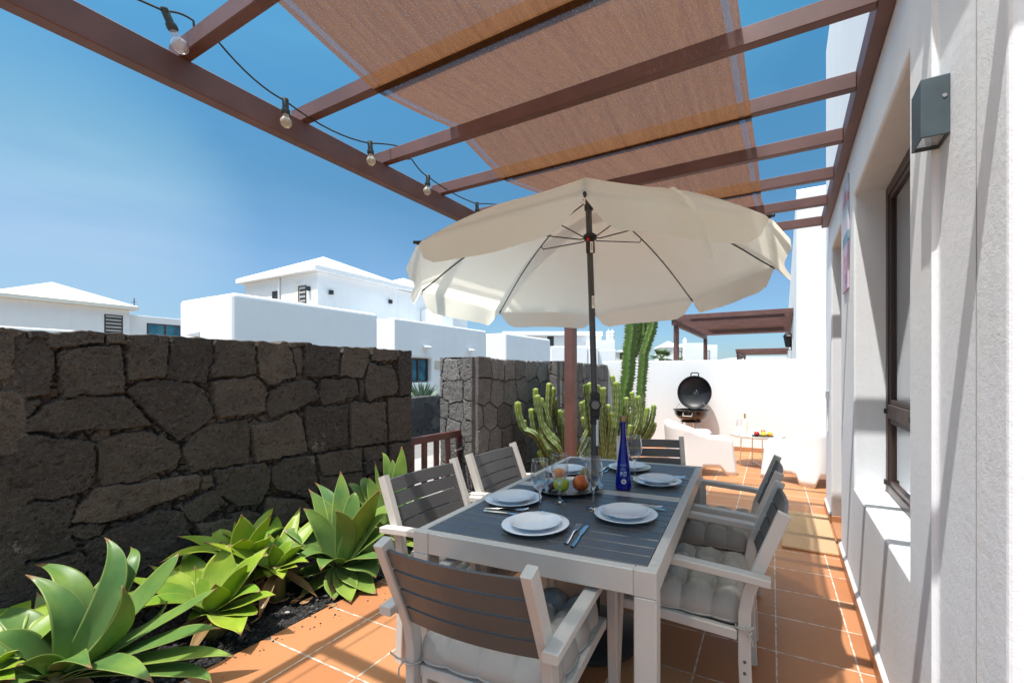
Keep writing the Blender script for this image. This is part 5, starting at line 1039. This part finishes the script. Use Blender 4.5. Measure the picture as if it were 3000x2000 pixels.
A3 = [(1890,440,1774,257,.1,0.059,.3),(1850,480,1743,368,-.05,0.056,.2),(1930,380,1809,220,.18,0.048,.15),(1962,350,1958,156,.2,0.048,.3),(2090,430,2177,267,0,0.068,.5),(2150,430,2278,347,.1,0.056,.6),(2160,520,2352,416,.05,0.053,.55),(2020,380,2036,278,.12,0.044,.35),(1985,480,1923,384,-.12,0.048,.3),(1780,545,1621,495,-.05,0.062,.2),(1790,610,1674,630,-.13,0.062,.25),(1720,750,1568,845,-.1,0.080,.95),(1830,800,1722,882,-.18,0.068,.5),(1930,800,1918,922,-.25,0.056,.4),(1990,810,2015,930,-.28,0.053,.6),(2060,780,2161,884,-.18,0.068,.3),(2110,700,2156,771,-.1,0.068,.2),(2170,600,2352,559,.1,0.056,.6),(1885,655,1843,725,-.26,0.054,.2),(2070,640,2214,654,-.1,0.048,.35),(2010,560,1939,416,.0,0.044,.2),(2060,560,2108,405,.05,0.044,.3)]
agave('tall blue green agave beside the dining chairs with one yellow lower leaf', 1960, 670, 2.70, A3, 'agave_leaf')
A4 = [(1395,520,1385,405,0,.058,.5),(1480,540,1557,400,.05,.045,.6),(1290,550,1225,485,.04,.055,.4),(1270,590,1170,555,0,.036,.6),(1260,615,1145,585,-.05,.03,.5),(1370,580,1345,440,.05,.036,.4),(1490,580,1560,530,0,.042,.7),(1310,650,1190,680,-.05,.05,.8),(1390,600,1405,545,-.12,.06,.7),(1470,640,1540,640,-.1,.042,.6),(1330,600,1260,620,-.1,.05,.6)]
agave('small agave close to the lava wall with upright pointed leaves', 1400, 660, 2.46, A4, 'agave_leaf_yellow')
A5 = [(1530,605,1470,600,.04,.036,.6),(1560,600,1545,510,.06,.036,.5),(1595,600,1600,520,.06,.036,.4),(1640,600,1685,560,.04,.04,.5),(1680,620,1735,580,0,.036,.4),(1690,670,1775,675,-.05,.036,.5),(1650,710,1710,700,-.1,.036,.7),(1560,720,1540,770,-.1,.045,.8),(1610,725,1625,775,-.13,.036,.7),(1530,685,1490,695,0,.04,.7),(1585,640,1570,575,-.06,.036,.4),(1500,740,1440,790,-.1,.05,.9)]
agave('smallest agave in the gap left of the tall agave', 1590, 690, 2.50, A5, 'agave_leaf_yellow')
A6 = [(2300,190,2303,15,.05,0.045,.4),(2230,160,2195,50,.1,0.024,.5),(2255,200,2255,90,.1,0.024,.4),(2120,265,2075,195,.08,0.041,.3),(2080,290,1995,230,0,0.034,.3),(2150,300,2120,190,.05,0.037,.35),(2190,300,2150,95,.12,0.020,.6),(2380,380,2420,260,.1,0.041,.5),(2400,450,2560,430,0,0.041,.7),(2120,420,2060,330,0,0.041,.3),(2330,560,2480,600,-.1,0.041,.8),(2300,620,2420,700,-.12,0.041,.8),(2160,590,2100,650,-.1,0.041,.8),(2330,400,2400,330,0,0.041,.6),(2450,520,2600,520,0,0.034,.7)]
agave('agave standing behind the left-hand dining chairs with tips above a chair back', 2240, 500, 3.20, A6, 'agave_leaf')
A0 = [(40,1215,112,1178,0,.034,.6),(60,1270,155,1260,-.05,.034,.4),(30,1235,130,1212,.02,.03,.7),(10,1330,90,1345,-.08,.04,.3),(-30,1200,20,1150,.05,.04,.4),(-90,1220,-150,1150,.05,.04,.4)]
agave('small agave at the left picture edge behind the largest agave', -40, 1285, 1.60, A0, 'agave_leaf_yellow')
# dry brown leaf tips on three of the agaves are part of the leaf colour; spiky blue agave beyond the low wall across the street
yc = Vector((-7.75, 7.55, .55)); mb = MB(); tn = []; uv = []
for k in range(46):
    a = k * 2.399; el = .15 + 1.25 * ((k % 23) / 23); L = .62; d = Vector((math.cos(a) * math.cos(el), math.sin(a) * math.cos(el), math.sin(el))); leaf(mb, tn, uv, yc + d * .03, yc + d * L * .5 + Vector((0, 0, .02)), yc + d * L, .035, rng.random(), .5)
mb.tone = tn; mb.uv = uv; yo = obj('agave_plant', mb, 'agave_blue', weld=False, sharp=180); md = yo.modifiers.new('thickness', 'SOLIDIFY'); md.thickness = .006; tag(yo, 'spiky blue agave behind the low stone wall across the street', 'plant')
mb = MB(); mb.box((-9.0, 8, .20), (3.4, 9.0, .55), .02); structure('raised_bed', mb, 'terrain')

# ================================================================ CACTI
def rib_tube(mb, tn, pts, rad, ribs=5, amp=.28, seedk=0, wave=0.0, young=.16, n_per=6, base_brown=0, spine=.009):
    pts = [Vector(p) for p in pts]; r_ = random.Random(seedk)
    # resample smoothly
    L = [0];
    for a, b in zip(pts, pts[1:]): L.append(L[-1] + (b - a).length)
    tot = L[-1]; N = max(8, int(tot / .022)); out = []
    def cr(i): return pts[max(0, min(len(pts) - 1, i))]
    for k in range(N + 1):
        s_ = tot * k / N; i = max(0, min(len(pts) - 2, int(np.searchsorted(L, s_, 'right') - 1))); t = (s_ - L[i]) / max(1e-6, L[i + 1] - L[i]); p0, p1, p2, p3 = cr(i - 1), cr(i), cr(i + 1), cr(i + 2)
        out.append(.5 * ((2 * p1) + (p2 - p0) * t + (2 * p0 - 5 * p1 + 4 * p2 - p3) * t * t + (3 * p1 - p0 - 3 * p2 + p3) * t ** 3))
    n = ribs * n_per; V = []; F = []; up = None; ph = r_.uniform(0, 6)
    for k, p in enumerate(out):
        tg = (out[min(k + 1, N)] - out[max(k - 1, 0)]).normalized()
        if up is None: up = tg.orthogonal().normalized()
        up = (up - tg * up.dot(tg)).normalized(); sd = tg.cross(up); s_ = k / N; dt = tot * s_
        # pts run from tip to root: round the tip
        rt = rad * min(1, math.sqrt(max(0.0, 1 - max(0, 1 - dt / (rad * 1.3)) ** 2))) * (1 - .0 * s_); rt = max(rt, .002)
        for j in range(n):
            a = 2 * math.pi * j / n + ph; c = math.cos(ribs * (a - ph)); prof = 1 + amp * (abs((c + 1) / 2) ** 1.6 - .5) * 1.2; tooth = 1 + (.07 + wave) * (1 if (k % 2) else -1) * r_.uniform(.4, 1.5) * max(0, c) ** 3
            V.append(p + (up * math.cos(a) + sd * math.sin(a)) * rt * prof * tooth); tn.append((max(0, 1 - dt / young) * .85 + .06, max(0, (c - .55) / .45) * (1.0 if k % 4 < 2 else .12), max(0, (s_ - .82) / .18) * base_brown))
    for k in range(N):
        for j in range(n): F.append((k * n + j, k * n + (j + 1) % n, (k + 1) * n + (j + 1) % n, (k + 1) * n + j))
    V.append(out[0]); tn.append((.9, 0, 0)); c0 = len(V) - 1
    for j in range(n): F.append((j, c0, (j + 1) % n))
    for k in range(2, N, 1):
        for q in range(ribs):
            if r_.random() < .25: continue
            b_ = V[k * n + q * n_per]; o_ = (b_ - out[k]).normalized(); tg = (out[min(k + 1, N)] - out[k - 1]).normalized(); sd_ = o_.cross(tg)
            for sg in (-1, 1):
                i0 = len(V); d_ = (o_ + sd_ * sg * r_.uniform(.3, .8) + tg * r_.uniform(-.4, .4)).normalized() * spine * r_.uniform(.6, 1.3); wv = tg * spine * .09
                V += [b_ - wv - o_ * .001, b_ + wv - o_ * .001, b_ + d_]; tn += [(0, .2, .9)] * 3; F.append((i0, i0 + 1, i0 + 2))
    mb.add(V, F, True)
ST = [[(75,560),(85,690),(120,840),(170,940),(300,1010)],[(145,800),(170,910),(225,980),(290,975),(330,1060)],[(250,650),(265,800),(295,950),(340,1080),(500,1250)],[(310,385),(318,540),(345,700),(420,880),(500,985),(600,1100)],[(330,470),(370,700),(400,880),(470,1030),(620,1200)],[(375,510),(400,600),(440,690),(500,900)],[(488,315),(475,540),(475,780),(500,940),(600,1200)],[(535,370),(522,520),(500,680),(500,900)],[(560,520),(570,680),(610,850),(690,1000),(760,1090)],[(720,415),(738,520),(760,640),(770,900)],[(760,600),(690,720),(660,800),(700,1000)],[(615,665),(640,780),(660,930)],[(640,680),(650,800),(700,1000)],[(665,790),(690,900),(745,1010)],[(720,790),(760,900),(790,1050)],[(540,960),(575,1080),(670,1200),(770,1290)],[(335,1050),(400,1170),(480,1270),(550,1390)],[(360,1000),(420,1120),(540,1210),(700,1270)],[(300,900),(370,1060),(480,1180),(640,1280)],[(345,1200),(380,1300),(420,1400)],
[(970,330),(985,480),(1015,680),(1040,900),(1060,1150)],[(1015,310),(1030,420),(1045,600),(1050,800)],[(965,535),(975,680),(985,820),(1020,1000)],[(915,560),(925,700),(965,850),(1015,1000)],[(1015,800),(1035,930),(1050,1100)],[(930,760),(960,900),(1030,1060)],[(1120,340),(1125,480),(1120,700),(1110,1000)],[(1155,375),(1160,520),(1150,650),(1150,900)],[(1205,370),(1200,540),(1165,690),(1150,900)],[(1265,595),(1250,720),(1225,850),(1200,1000)],[(1310,215),(1340,380),(1350,560),(1345,750),(1310,950)],[(1360,300),(1385,420),(1390,600),(1360,900)],[(1395,360),(1402,540),(1385,760),(1350,950),(1290,1150)],[(1280,700),(1292,880),(1275,1050),(1255,1250)],[(1155,665),(1200,850),(1215,1050),(1222,1330)],[(1500,500),(1502,640),(1480,780),(1440,950)],[(1570,430),(1590,590),(1590,780),(1540,960),(1420,1150)],[(1650,485),(1680,680),(1660,850),(1570,1030),(1430,1200)],[(1690,465),(1722,650),(1720,840),(1650,1030),(1480,1230)],[(1775,635),(1760,770),(1715,910),(1600,1080)],[(1865,600),(1845,760),(1795,900),(1710,1040),(1500,1240)],[(1868,830),(1850,930),(1780,1040),(1600,1200)],[(1480,680),(1480,780),(1470,900)],[(1530,700),(1525,820),(1500,950)],[(1555,860),(1535,970),(1480,1080)],[(1245,810),(1230,920),(1210,1050)],[(1435,740),(1405,930),(1330,1180)],[(1345,870),(1340,1000),(1310,1200)],[(1165,1220),(1150,1290),(1150,1380)],[(1290,1180),(1270,1260),(1250,1350)]]
cb_t = thing('cactus', 'wide candelabra cactus of many upright ribbed stems behind the brown post', 'cactus', (-2.55, 5.0, 0)); r_ = random.Random(17)
for k, P in enumerate(ST):
    pxs = [(1500 + .2232 * x, 1050 + .2232 * y) for x, y in P]; xm = pxs[0][0]; w0 = 5.02 + (min(xm, 1925) - 1517) / 408 * 1.35 + r_.uniform(-.14, .14)
    if any(1650 < q[0] < 1722 for q in pxs): w0 = max(w0, 5.52)
    pts3 = [atw(x, y, w0) for x, y in pxs]; root = atw(1650 if xm < 1730 else 1775, 1335, 5.5 if xm < 1730 else 5.75); root.z = -.03
    e_ = pts3[-1]; pts3 += [e_.lerp(root, .45) + Vector((0, 0, -.03)), root]; pts3 = [Vector((max(p.x, -2.93 + (0 if p.y < 5.1 else .10)), min(p.y, 7.7), max(p.z, -.04))) for p in pts3]
    mb = MB(); tn = []; rib_tube(mb, tn, pts3, r_.uniform(.029, .036), 5, .42, k, .03, .10 if k % 3 else .22, 4, 1); mb.v = [(x + 2.55, y - 5.0, z) for x, y, z in mb.v]; mb.tone = tn; obj('stem', mb, 'cactus_skin', cb_t, weld=False, sharp=180)
tc_ = thing('cactus', 'tall tree cactus with wavy ridges rising up to the parasol', 'cactus', (-2.3, 6.2, 0)); wq = 6.35
def zc5(x, y): return atw(1150 + .5315 * x, 500 + .5315 * y, wq)
for k, (P, rad, br) in enumerate([([zc5(1322,770), zc5(1316,900), zc5(1302,1020), zc5(1296,1128), zc5(1278,1230), zc5(1262,1420), zc5(1258,1560)], .080, .5), ([zc5(1360,760) + Vector((0, .15, 0)), zc5(1352,880) + Vector((0, .14, 0)), zc5(1345,950) + Vector((0, .1, 0)), zc5(1322,1010) + Vector((0, .04, 0))], .060, .0), ([zc5(1440,770), zc5(1432,860), zc5(1405,945), zc5(1386,1010), zc5(1378,1100), zc5(1368,1230), zc5(1362,1420), zc5(1340,1560)], .056, .5), ([zc5(1400,790) + Vector((0, .1, 0)), zc5(1398,880) + Vector((0, .1, 0)), zc5(1388,960) + Vector((0, .06, 0)), zc5(1384,1020)], .045, 0)]):
    mb = MB(); tn = []; rib_tube(mb, tn, P, rad, 5, .62, 90 + k, .10, .06, 5, br, .026); mb.v = [(x + 2.3, y - 6.2, z) for x, y, z in mb.v]; mb.tone = tn; obj('stem', mb, 'tall_cactus_skin', tc_, weld=False, sharp=180)

# ================================================================ STREET AND HOUSES BEYOND
def hb(t, x0, x1, y0, y1, z1, mat='far_white_plaster', bev=.12, z0=-.06, name='wall'):
    mb = MB(); mb.add([(x0, y0, z0), (x1, y0, z0), (x1, y1, z0), (x0, y1, z0), (x0, y0, z1), (x1, y0, z1), (x1, y1, z1), (x0, y1, z1)], [(0, 3, 2, 1), (4, 5, 6, 7), (0, 1, 5, 4), (1, 2, 6, 5), (2, 3, 7, 6), (3, 0, 4, 7)]); return obj(name, mb, mat, t, bevel=bev)
def hip(t, x0, x1, y0, y1, z, zt, ov=.3, mat='far_white_plaster', th=.22):
    mb = MB(); x0 -= ov; x1 += ov; y0 -= ov; y1 += ov; cx_, cy_ = (x0 + x1) / 2, (y0 + y1) / 2
    mb.add([(x0, y0, z), (x1, y0, z), (x1, y1, z), (x0, y1, z), (x0, y0, z + th), (x1, y0, z + th), (x1, y1, z + th), (x0, y1, z + th), (cx_, cy_, zt)], [(0, 3, 2, 1), (0, 1, 5, 4), (1, 2, 6, 5), (2, 3, 7, 6), (3, 0, 4, 7), (4, 5, 8), (5, 6, 8), (6, 7, 8), (7, 4, 8)]); return obj('roof', mb, mat, t)
def win(t, c, n, wd, ht, pane='dark_interior', fr_='window_brown', slats=False, cols=1, proud=.02):
    """window on a wall at point c, n = 'x' (+X face) or 'y' (-Y face)"""
    def L(u, z, d): return (c[0] + d, c[1] + u, c[2] + z) if n == 'x' else (c[0] + u, c[1] - d, c[2] + z)
    def bx(mb, u0, u1, z0, z1, d0, d1):
        a = L(u0, z0, d0); b = L(u1, z1, d1); mb.box([(p + q) / 2 for p, q in zip(a, b)], [abs(q - p) for p, q in zip(a, b)], .004)
    mb = MB(); f = .07; bx(mb, -wd / 2, -wd / 2 + f, -ht / 2, ht / 2, -.03, proud); bx(mb, wd / 2 - f, wd / 2, -ht / 2, ht / 2, -.03, proud); bx(mb, -wd / 2 + f, wd / 2 - f, ht / 2 - f, ht / 2, -.03, proud); bx(mb, -wd / 2 + f, wd / 2 - f, -ht / 2, -ht / 2 + f, -.03, proud)
    for q in range(1, cols): u = -wd / 2 + wd * q / cols; bx(mb, u - f * .8, u + f * .8, -ht / 2 + f, ht / 2 - f, -.03, proud)
    w_ = obj('window', mb, fr_, t); mb = MB(); bx(mb, -wd / 2 + f, wd / 2 - f, -ht / 2 + f, ht / 2 - f, -.03, .004); obj('pane', mb, pane, w_)
    if slats:
        mb = MB()
        for q in range(6): z = -ht / 2 + .12 + (ht - .24) * q / 5; bx(mb, -wd / 2 + f, wd / 2 - f, z - .05, z + .05, .0045, .016)
        obj('shutter', mb, 'shutter_grey', w_)
    return w_
def wall_light(lab, c, n, mat='black_metal', s=(.16, .16, .2), grp=None):
    t = thing('wall_light', lab, 'lamp', c, 0, grp); mb = MB(); d = s[0] / 2
    mb.box((d, 0, 0) if n == 'x' else (0, -d, 0), (s[0], s[1], s[2]) if n == 'x' else (s[1], s[0], s[2]), .012); obj('housing', mb, mat, t); mb = MB(); mb.box((d, 0, -s[2] / 2 - .004) if n == 'x' else (0, -d, -s[2] / 2 - .004), (s[0] * .7, s[1] * .7, .006), .001); obj('glass', mb, 'lamp_glass', t); return t
def hood(lab, c, n='x'):
    mb = MB(); V = [(0, -.17, .0), (0, .17, 0), (.28, .20, -.10), (.28, -.20, -.10), (0, -.17, -.16), (0, .17, -.16), (.28, .20, -.14), (.28, -.20, -.14)]
    if n == 'y': V = [(y, -x, z) for x, y, z in V]
    mb.add([Vector(p) + Vector(c) for p in V], [(0, 1, 2, 3), (4, 7, 6, 5), (0, 4, 5, 1), (1, 5, 6, 2), (2, 6, 7, 3), (3, 7, 4, 0)]); return tag(obj('wall_light', mb, 'far_white_plaster'), lab, 'lamp', 'white hooded wall lights')
# patio block across the street, then the next two
h1 = thing('house', 'low white walled block straight above the long lava wall, blank shaded side', 'house', (0, 0, 0)); hb(h1, -18.4, -15, 6.95, 12.2, 3.82)
hood('white hooded wall light low on the sunny face of the blank white block', ony(.5527 * 1045, 700 + .5527 * 490, 6.95), 'y')
h2 = thing('house', 'white block with a blue glazed window, behind the gate', 'house', (0, 0, 0)); mb = MB(); X2 = -15.5; wA = onx(1207, 1047, X2); wB = onx(1265, 1119, X2); y20 = onx(1156, 930, X2).y; y21 = onx(1424, 967, X2).y
facade(mb, (X2, y20, -.06), (0, 1, 0), (1, 0, 0), y21 - y20, 3.90, [(wA.y - y20, wB.y - y20, wB.z + .06, wA.z + .06)], .3); mb.add([(X2, y20, -.06), (X2 - 4, y20, -.06), (X2 - 4, y20, 3.84), (X2, y20, 3.84)], [(0, 1, 2, 3)]); mb.add([(X2, y21, -.06), (X2 - 4, y21, -.06), (X2 - 4, y21, 3.84), (X2, y21, 3.84)], [(0, 1, 2, 3)]); mb.add([(X2, y20, 3.84), (X2, wA.y, 3.84), (X2, wB.y, 3.84), (X2, y21, 3.84), (X2 - 4, y21, 3.84), (X2 - 4, y20, 3.84)], [(0, 1, 2, 3, 4, 5)]); mb.add([(X2 - 4, y20, -.06), (X2 - 4, y21, -.06), (X2 - 4, y21, 3.84), (X2 - 4, y20, 3.84)], [(0, 1, 2, 3)])
obj('wall', mb, 'far_white_plaster', h2, bevel=.09); wc = (wA + wB) / 2; win(h2, (X2 - .29, wc.y - .02, wc.z), 'x', wB.y - wA.y - .04, wA.z - wB.z - .02, 'blue_pane', cols=2, proud=.08)
for lab, p_ in (('white hooded wall light above the blue window', (1245, 1010)), ('white hooded wall light high on the block, right of the blue window', (1374, 1020))): hood(lab, onx(*p_, X2))
mp_ = onx(1281, 1069, X2); mb = MB(); mb.box((X2 + .02, mp_.y, mp_.z), (.05, .36, .42), .01); tag(obj('meter_box', mb, 'meter_beige'), 'small beige meter box on the white block beside the blue window', 'meter box')
h3 = thing('house', 'white block right of the blue window house, seen over the grey pillar', 'house', (0, 0, 0)); hb(h3, -18, X2, onx(1483, 974, X2).y, onx(1613, 993, X2).y, 3.9)
lw_ = tag(hb(None, -18.3, -18, -8, onx(300, 971, -18).y, 2.56, name='garden_wall', bev=.05), 'thin strip of white garden wall above the left end of the lava wall', 'wall')
# two-storey house with two pyramid roofs
hd_ = thing('house', 'two storey white house with pyramid roofs behind the blank white block', 'house', (0, 0, 0)); XD = -19.0; yD = onx(930, 790, XD).y
hb(hd_, -25.1, XD, yD, 16.75, 6.02, bev=.03); hb(hd_, -25.0, XD - .03, 16.77, 22.6, 6.0, bev=.03); hip(hd_, -25.1, XD, yD, 16.75, 6.02, 7.62, .28); hip(hd_, -25.0, XD - .03, 17.1, 22.6, 6.03, 7.55, .24)
p_ = ony(886, 866, yD); win(hd_, (p_.x, yD, p_.z - .15), 'y', .62, 1.25, 'dark_interior', slats=True); p_ = ony(803, 868, yD); win(hd_, (p_.x + .1, yD, p_.z - .1), 'y', .5, .7)
mb = MB(); mb.box((ony(872, 866, yD).x, yD - .006, p_.z - .1), (.3, .012, 1.3), .003); obj('reveal', mb, 'cream_plaster', hd_)
p_ = ony(907, 846, yD); wall_light('small black wall light on the sunny wall of the two storey house', (p_.x, yD, p_.z), 'y')
for lab, q in (('black wall light nearer the corner of the two storey house', (967, 857)), ('black wall light farther along the shaded upper wall, left of the parasol', (1141, 884))): p_ = onx(*q, XD); wall_light(lab, p_, 'x')
q_ = ony(821, 850, yD); mb = MB(); mb.tube([(q_.x, yD - .06, 6.0), (q_.x, yD - .06, 3.0)], .05, 8); obj('drainpipe', mb, 'far_white_plaster', hd_)
hb(hd_, XD, XD + 1.6, 18.4, 19.4, 5.1, bev=.05, name='balcony_wall')
# house at the far left with cream roof
ha = thing('house', 'cream roofed house at the far left with a louvred window', 'house', (0, 0, 0)); XA = -38.0; yA1 = onx(398, 905, XA).y
hb(ha, XA - 6, XA, yA1 - 5.6, yA1 - .3, 5.5, bev=.03); hip(ha, XA - 6, XA, yA1 - 5.6, yA1 - .3, 5.5, 7.1, .35, 'cream_plaster')
p_ = onx(333, 953, XA); win(ha, (XA, p_.y, p_.z), 'x', .85, 1.35, slats=True)
hb(ha, XA - 5, XA - .4, yA1 - .28, yA1 + 6.5, onx(455, 928, XA - .4).z, bev=.03); p_ = onx(483, 972, XA - .4); win(ha, (XA - .4, p_.y, p_.z - .1), 'x', 1.9, 1.25, 'blue_pane', cols=2)
mb = MB(); a_ = onx(393, 905, XA); mb.tube([Vector((XA, a_.y, 5.6)), Vector((XA, a_.y, 6.3))], .03, 6); mb.tube([Vector((XA, a_.y - .12, 6.05)), Vector((XA, a_.y + .12, 6.05))], .02, 6); obj('aerial', mb, 'grey_metal', ha)
# far houses between parasol and cactus, in the frame of the street that turns there
def far(name, lab, Fn, w0):
    t = thing(name, lab, 'house', tuple(atw(CX, HY, w0))[:2] + (0,), YAW); 
    def X(x): return (x - CX) / FPX * w0
    def Z(y, w_=w0): return EYE + (HY - y) / FPX * w_
    Fn(t, X, Z); return t
def fF(t, X, Z):
    hb(t, X(1480), X(1762), 0, 7, Z(985), bev=.05); mb = MB(); mb.box(((X(1472) + X(1766)) / 2, 3.5, Z(978)), (X(1766) - X(1472), 7.6, .5), .08); obj('roof', mb, 'far_white_plaster', t)
    win(t, (X(1613), 0, Z(998)), 'y', X(1623) - X(1604), Z(983) - Z(1013)); win(t, (X(1659), 0, Z(985)), 'y', .3, 1.0, 'blue_pane', 'far_white_plaster')
    hb(t, X(1716), X(1793), -3, 4, Z(1003), bev=.05, name='wing')
    for q in (1780, 1791):
        mb = MB(); c = X(q); mb.lathe([(.24, Z(1025)), (.24, Z(987)), (.30, Z(986)), (.30, Z(984)), (.22, Z(983)), (.22, Z(979)), (.27, Z(978.5)), (.28, Z(976)), (.17, Z(972.5)), (.05, Z(970.5)), (.03, Z(967)), (0, Z(966))], 16, Matrix.Translation((c, -1, 0))); obj('chimney', mb, 'far_white_plaster', t)
far('house', 'white house with two onion topped chimneys left of the tall cactus', fF, 48)
def fL(t, X, Z): hb(t, X(1614), X(1722), 0, 8, Z(1014), bev=.1); hb(t, X(1724), X(1753), -.1, 7, Z(1016), bev=.1); hb(t, X(1754), X(1806), .4, 7, Z(1023), bev=.08)
far('house', 'row of low white blocks just above the grey stone wall, by the brown post', fL, 36)
def fH(t, X, Z):
    hb(t, X(1808), X(1874), 0, 6, Z(1032), 'cream_plaster', bev=.03); hip(t, X(1808), X(1874), 0, 6, Z(1032), Z(1021), .2)
    mb = MB(); mb.lathe([(0, 0), (.6, 0)], 20, Matrix.Translation((X(1829), -.02, Z(1040))) @ Euler((R(90), 0, 0)).to_matrix().to_4x4()); mb.box((X(1829), -.012, Z(1046)), (1.2, .02, 2 * abs(Z(1040) - Z(1046))), .002); obj('archway', mb, 'dark_interior', t)
far('house', 'small house with a dark arched opening, left of the tall cactus', fH, 56)
def fG(t, X, Z):
    hb(t, X(1936), X(1998), 0, 5, Z(1018), bev=.03); hip(t, X(1936), X(1998), 0, 5, Z(1018), Z(996), .2, th=.15); hb(t, X(1999), X(2057), -.8, 5, Z(1006), bev=.05); hb(t, X(2058), X(2104), .3, 5, Z(1010), bev=.05)
    win(t, (X(1989), 0, Z(1040)), 'y', .95, 1.45, 'curtain'); win(t, (X(2075), .3, Z(1040)), 'y', .8, 1.6, 'curtain')
    mb = MB(); mb.lathe([(.3, Z(1020)), (.3, Z(1000)), (.36, Z(999)), (.28, Z(993)), (.1, Z(989)), (0, Z(987))], 12, Matrix.Translation((X(2011), 1, 0))); obj('chimney', mb, 'far_white_plaster', t)
far('house', 'white house with a pointed roof behind the neighbouring pergola posts', fG, 72)
def fR(t, X, Z): hb(t, X(2190), X(2330), 0, 9, Z(1044), bev=.03); hb(t, X(2150), X(2230), 2, 9, Z(1049), bev=.03)
far('house', 'low white flat roofs just showing above the garden wall at right', fR, 60)
dm = atw(2170, 1044, 52); sd_ = thing('satellite_dish', 'grey satellite dish on a far flat roof above the garden wall', 'satellite dish', (dm.x, dm.y, dm.z)); mb = MB(); mb.lathe([(0, 0), (.25, .03), (.45, .10), (.47, .11)], 20, Euler((R(60), 0, R(200))).to_matrix().to_4x4()); obj('dish', mb, 'grey_metal', sd_); mb = MB(); mb.tube([(0, 0, 0), (0, 0, -.55)], .03, 6); obj('mast', mb, 'grey_metal', sd_)
# fan palm and a small shrub beyond the garden wall
def fan_palm(lab, c, n, Rr, hgt):
    t = thing('palm_tree', lab, 'tree', (c[0], c[1], 0)); mb = MB(); mb.tube([(0, 0, -.06), (0, 0, hgt * .5), (.03, 0, hgt)], [.14, .11, .10], 10); obj('trunk', mb, 'stem_brown', t); mb = MB(); r_ = random.Random(4)
    for k in range(n):
        a = k * 2.399; el = -.25 + 1.5 * ((k * 7) % n) / n; d = Vector((math.cos(a) * math.cos(el), math.sin(a) * math.cos(el), math.sin(el))); o_ = Vector((.03, 0, hgt)); hubp = o_ + d * Rr * .5; mb.tube([o_, hubp], .008, 4)
        u_ = d.cross(Vector((0, 0, 1))).normalized(); v_ = u_.cross(d)
        for q in range(13): b = R(-105 + 17.5 * q); dd = (d * math.cos(b) + u_ * math.sin(b) - Vector((0, 0, .15))).normalized(); L = Rr * .5 * (.75 + .25 * math.cos(b)); sdv = dd.cross(v_).normalized() * Rr * .032; mb.add([hubp, hubp + dd * L * .5 + sdv, hubp + dd * L - Vector((0, 0, L * .12)), hubp + dd * L * .5 - sdv], [(0, 1, 2, 3)])
    obj('crown', mb, 'palm_green', t); return t
pc = atw(1936, 1050, 15); fan_palm('small fan palm showing above the white garden wall', pc, 22, .48, pc.z)
pc = atw(1992, 1055, 14); fan_palm('tiny green shrub above the garden wall right of the fan palm', pc, 9, .16, pc.z)
# wall lantern on the neighbour
lc = ony(2309, 1000, 13.3); lt = thing('wall_lantern', 'black carriage lantern on the neighbouring white house', 'lantern', lc); mb = MB(); s_ = 1.2
mb.lathe([(.05 * s_, -.13 * s_), (.09 * s_, .10 * s_), (.115 * s_, .115 * s_), (.05 * s_, .20 * s_), (.015, .22 * s_), (0, .26 * s_)], 6); mb.tube([(0, 0, -.13 * s_), (0, 0, -.2 * s_), (NX - lc.x - .01, 0, -.2 * s_), (NX - lc.x - .01, 0, -.05)], .012, 6)
for k in range(6): a = R(60 * k); mb.tube([(.052 * s_ * math.cos(a), .052 * s_ * math.sin(a), -.13 * s_), (.092 * s_ * math.cos(a), .092 * s_ * math.sin(a), .10 * s_)], .006, 5)
obj('lantern_frame', mb, 'black_metal', lt)
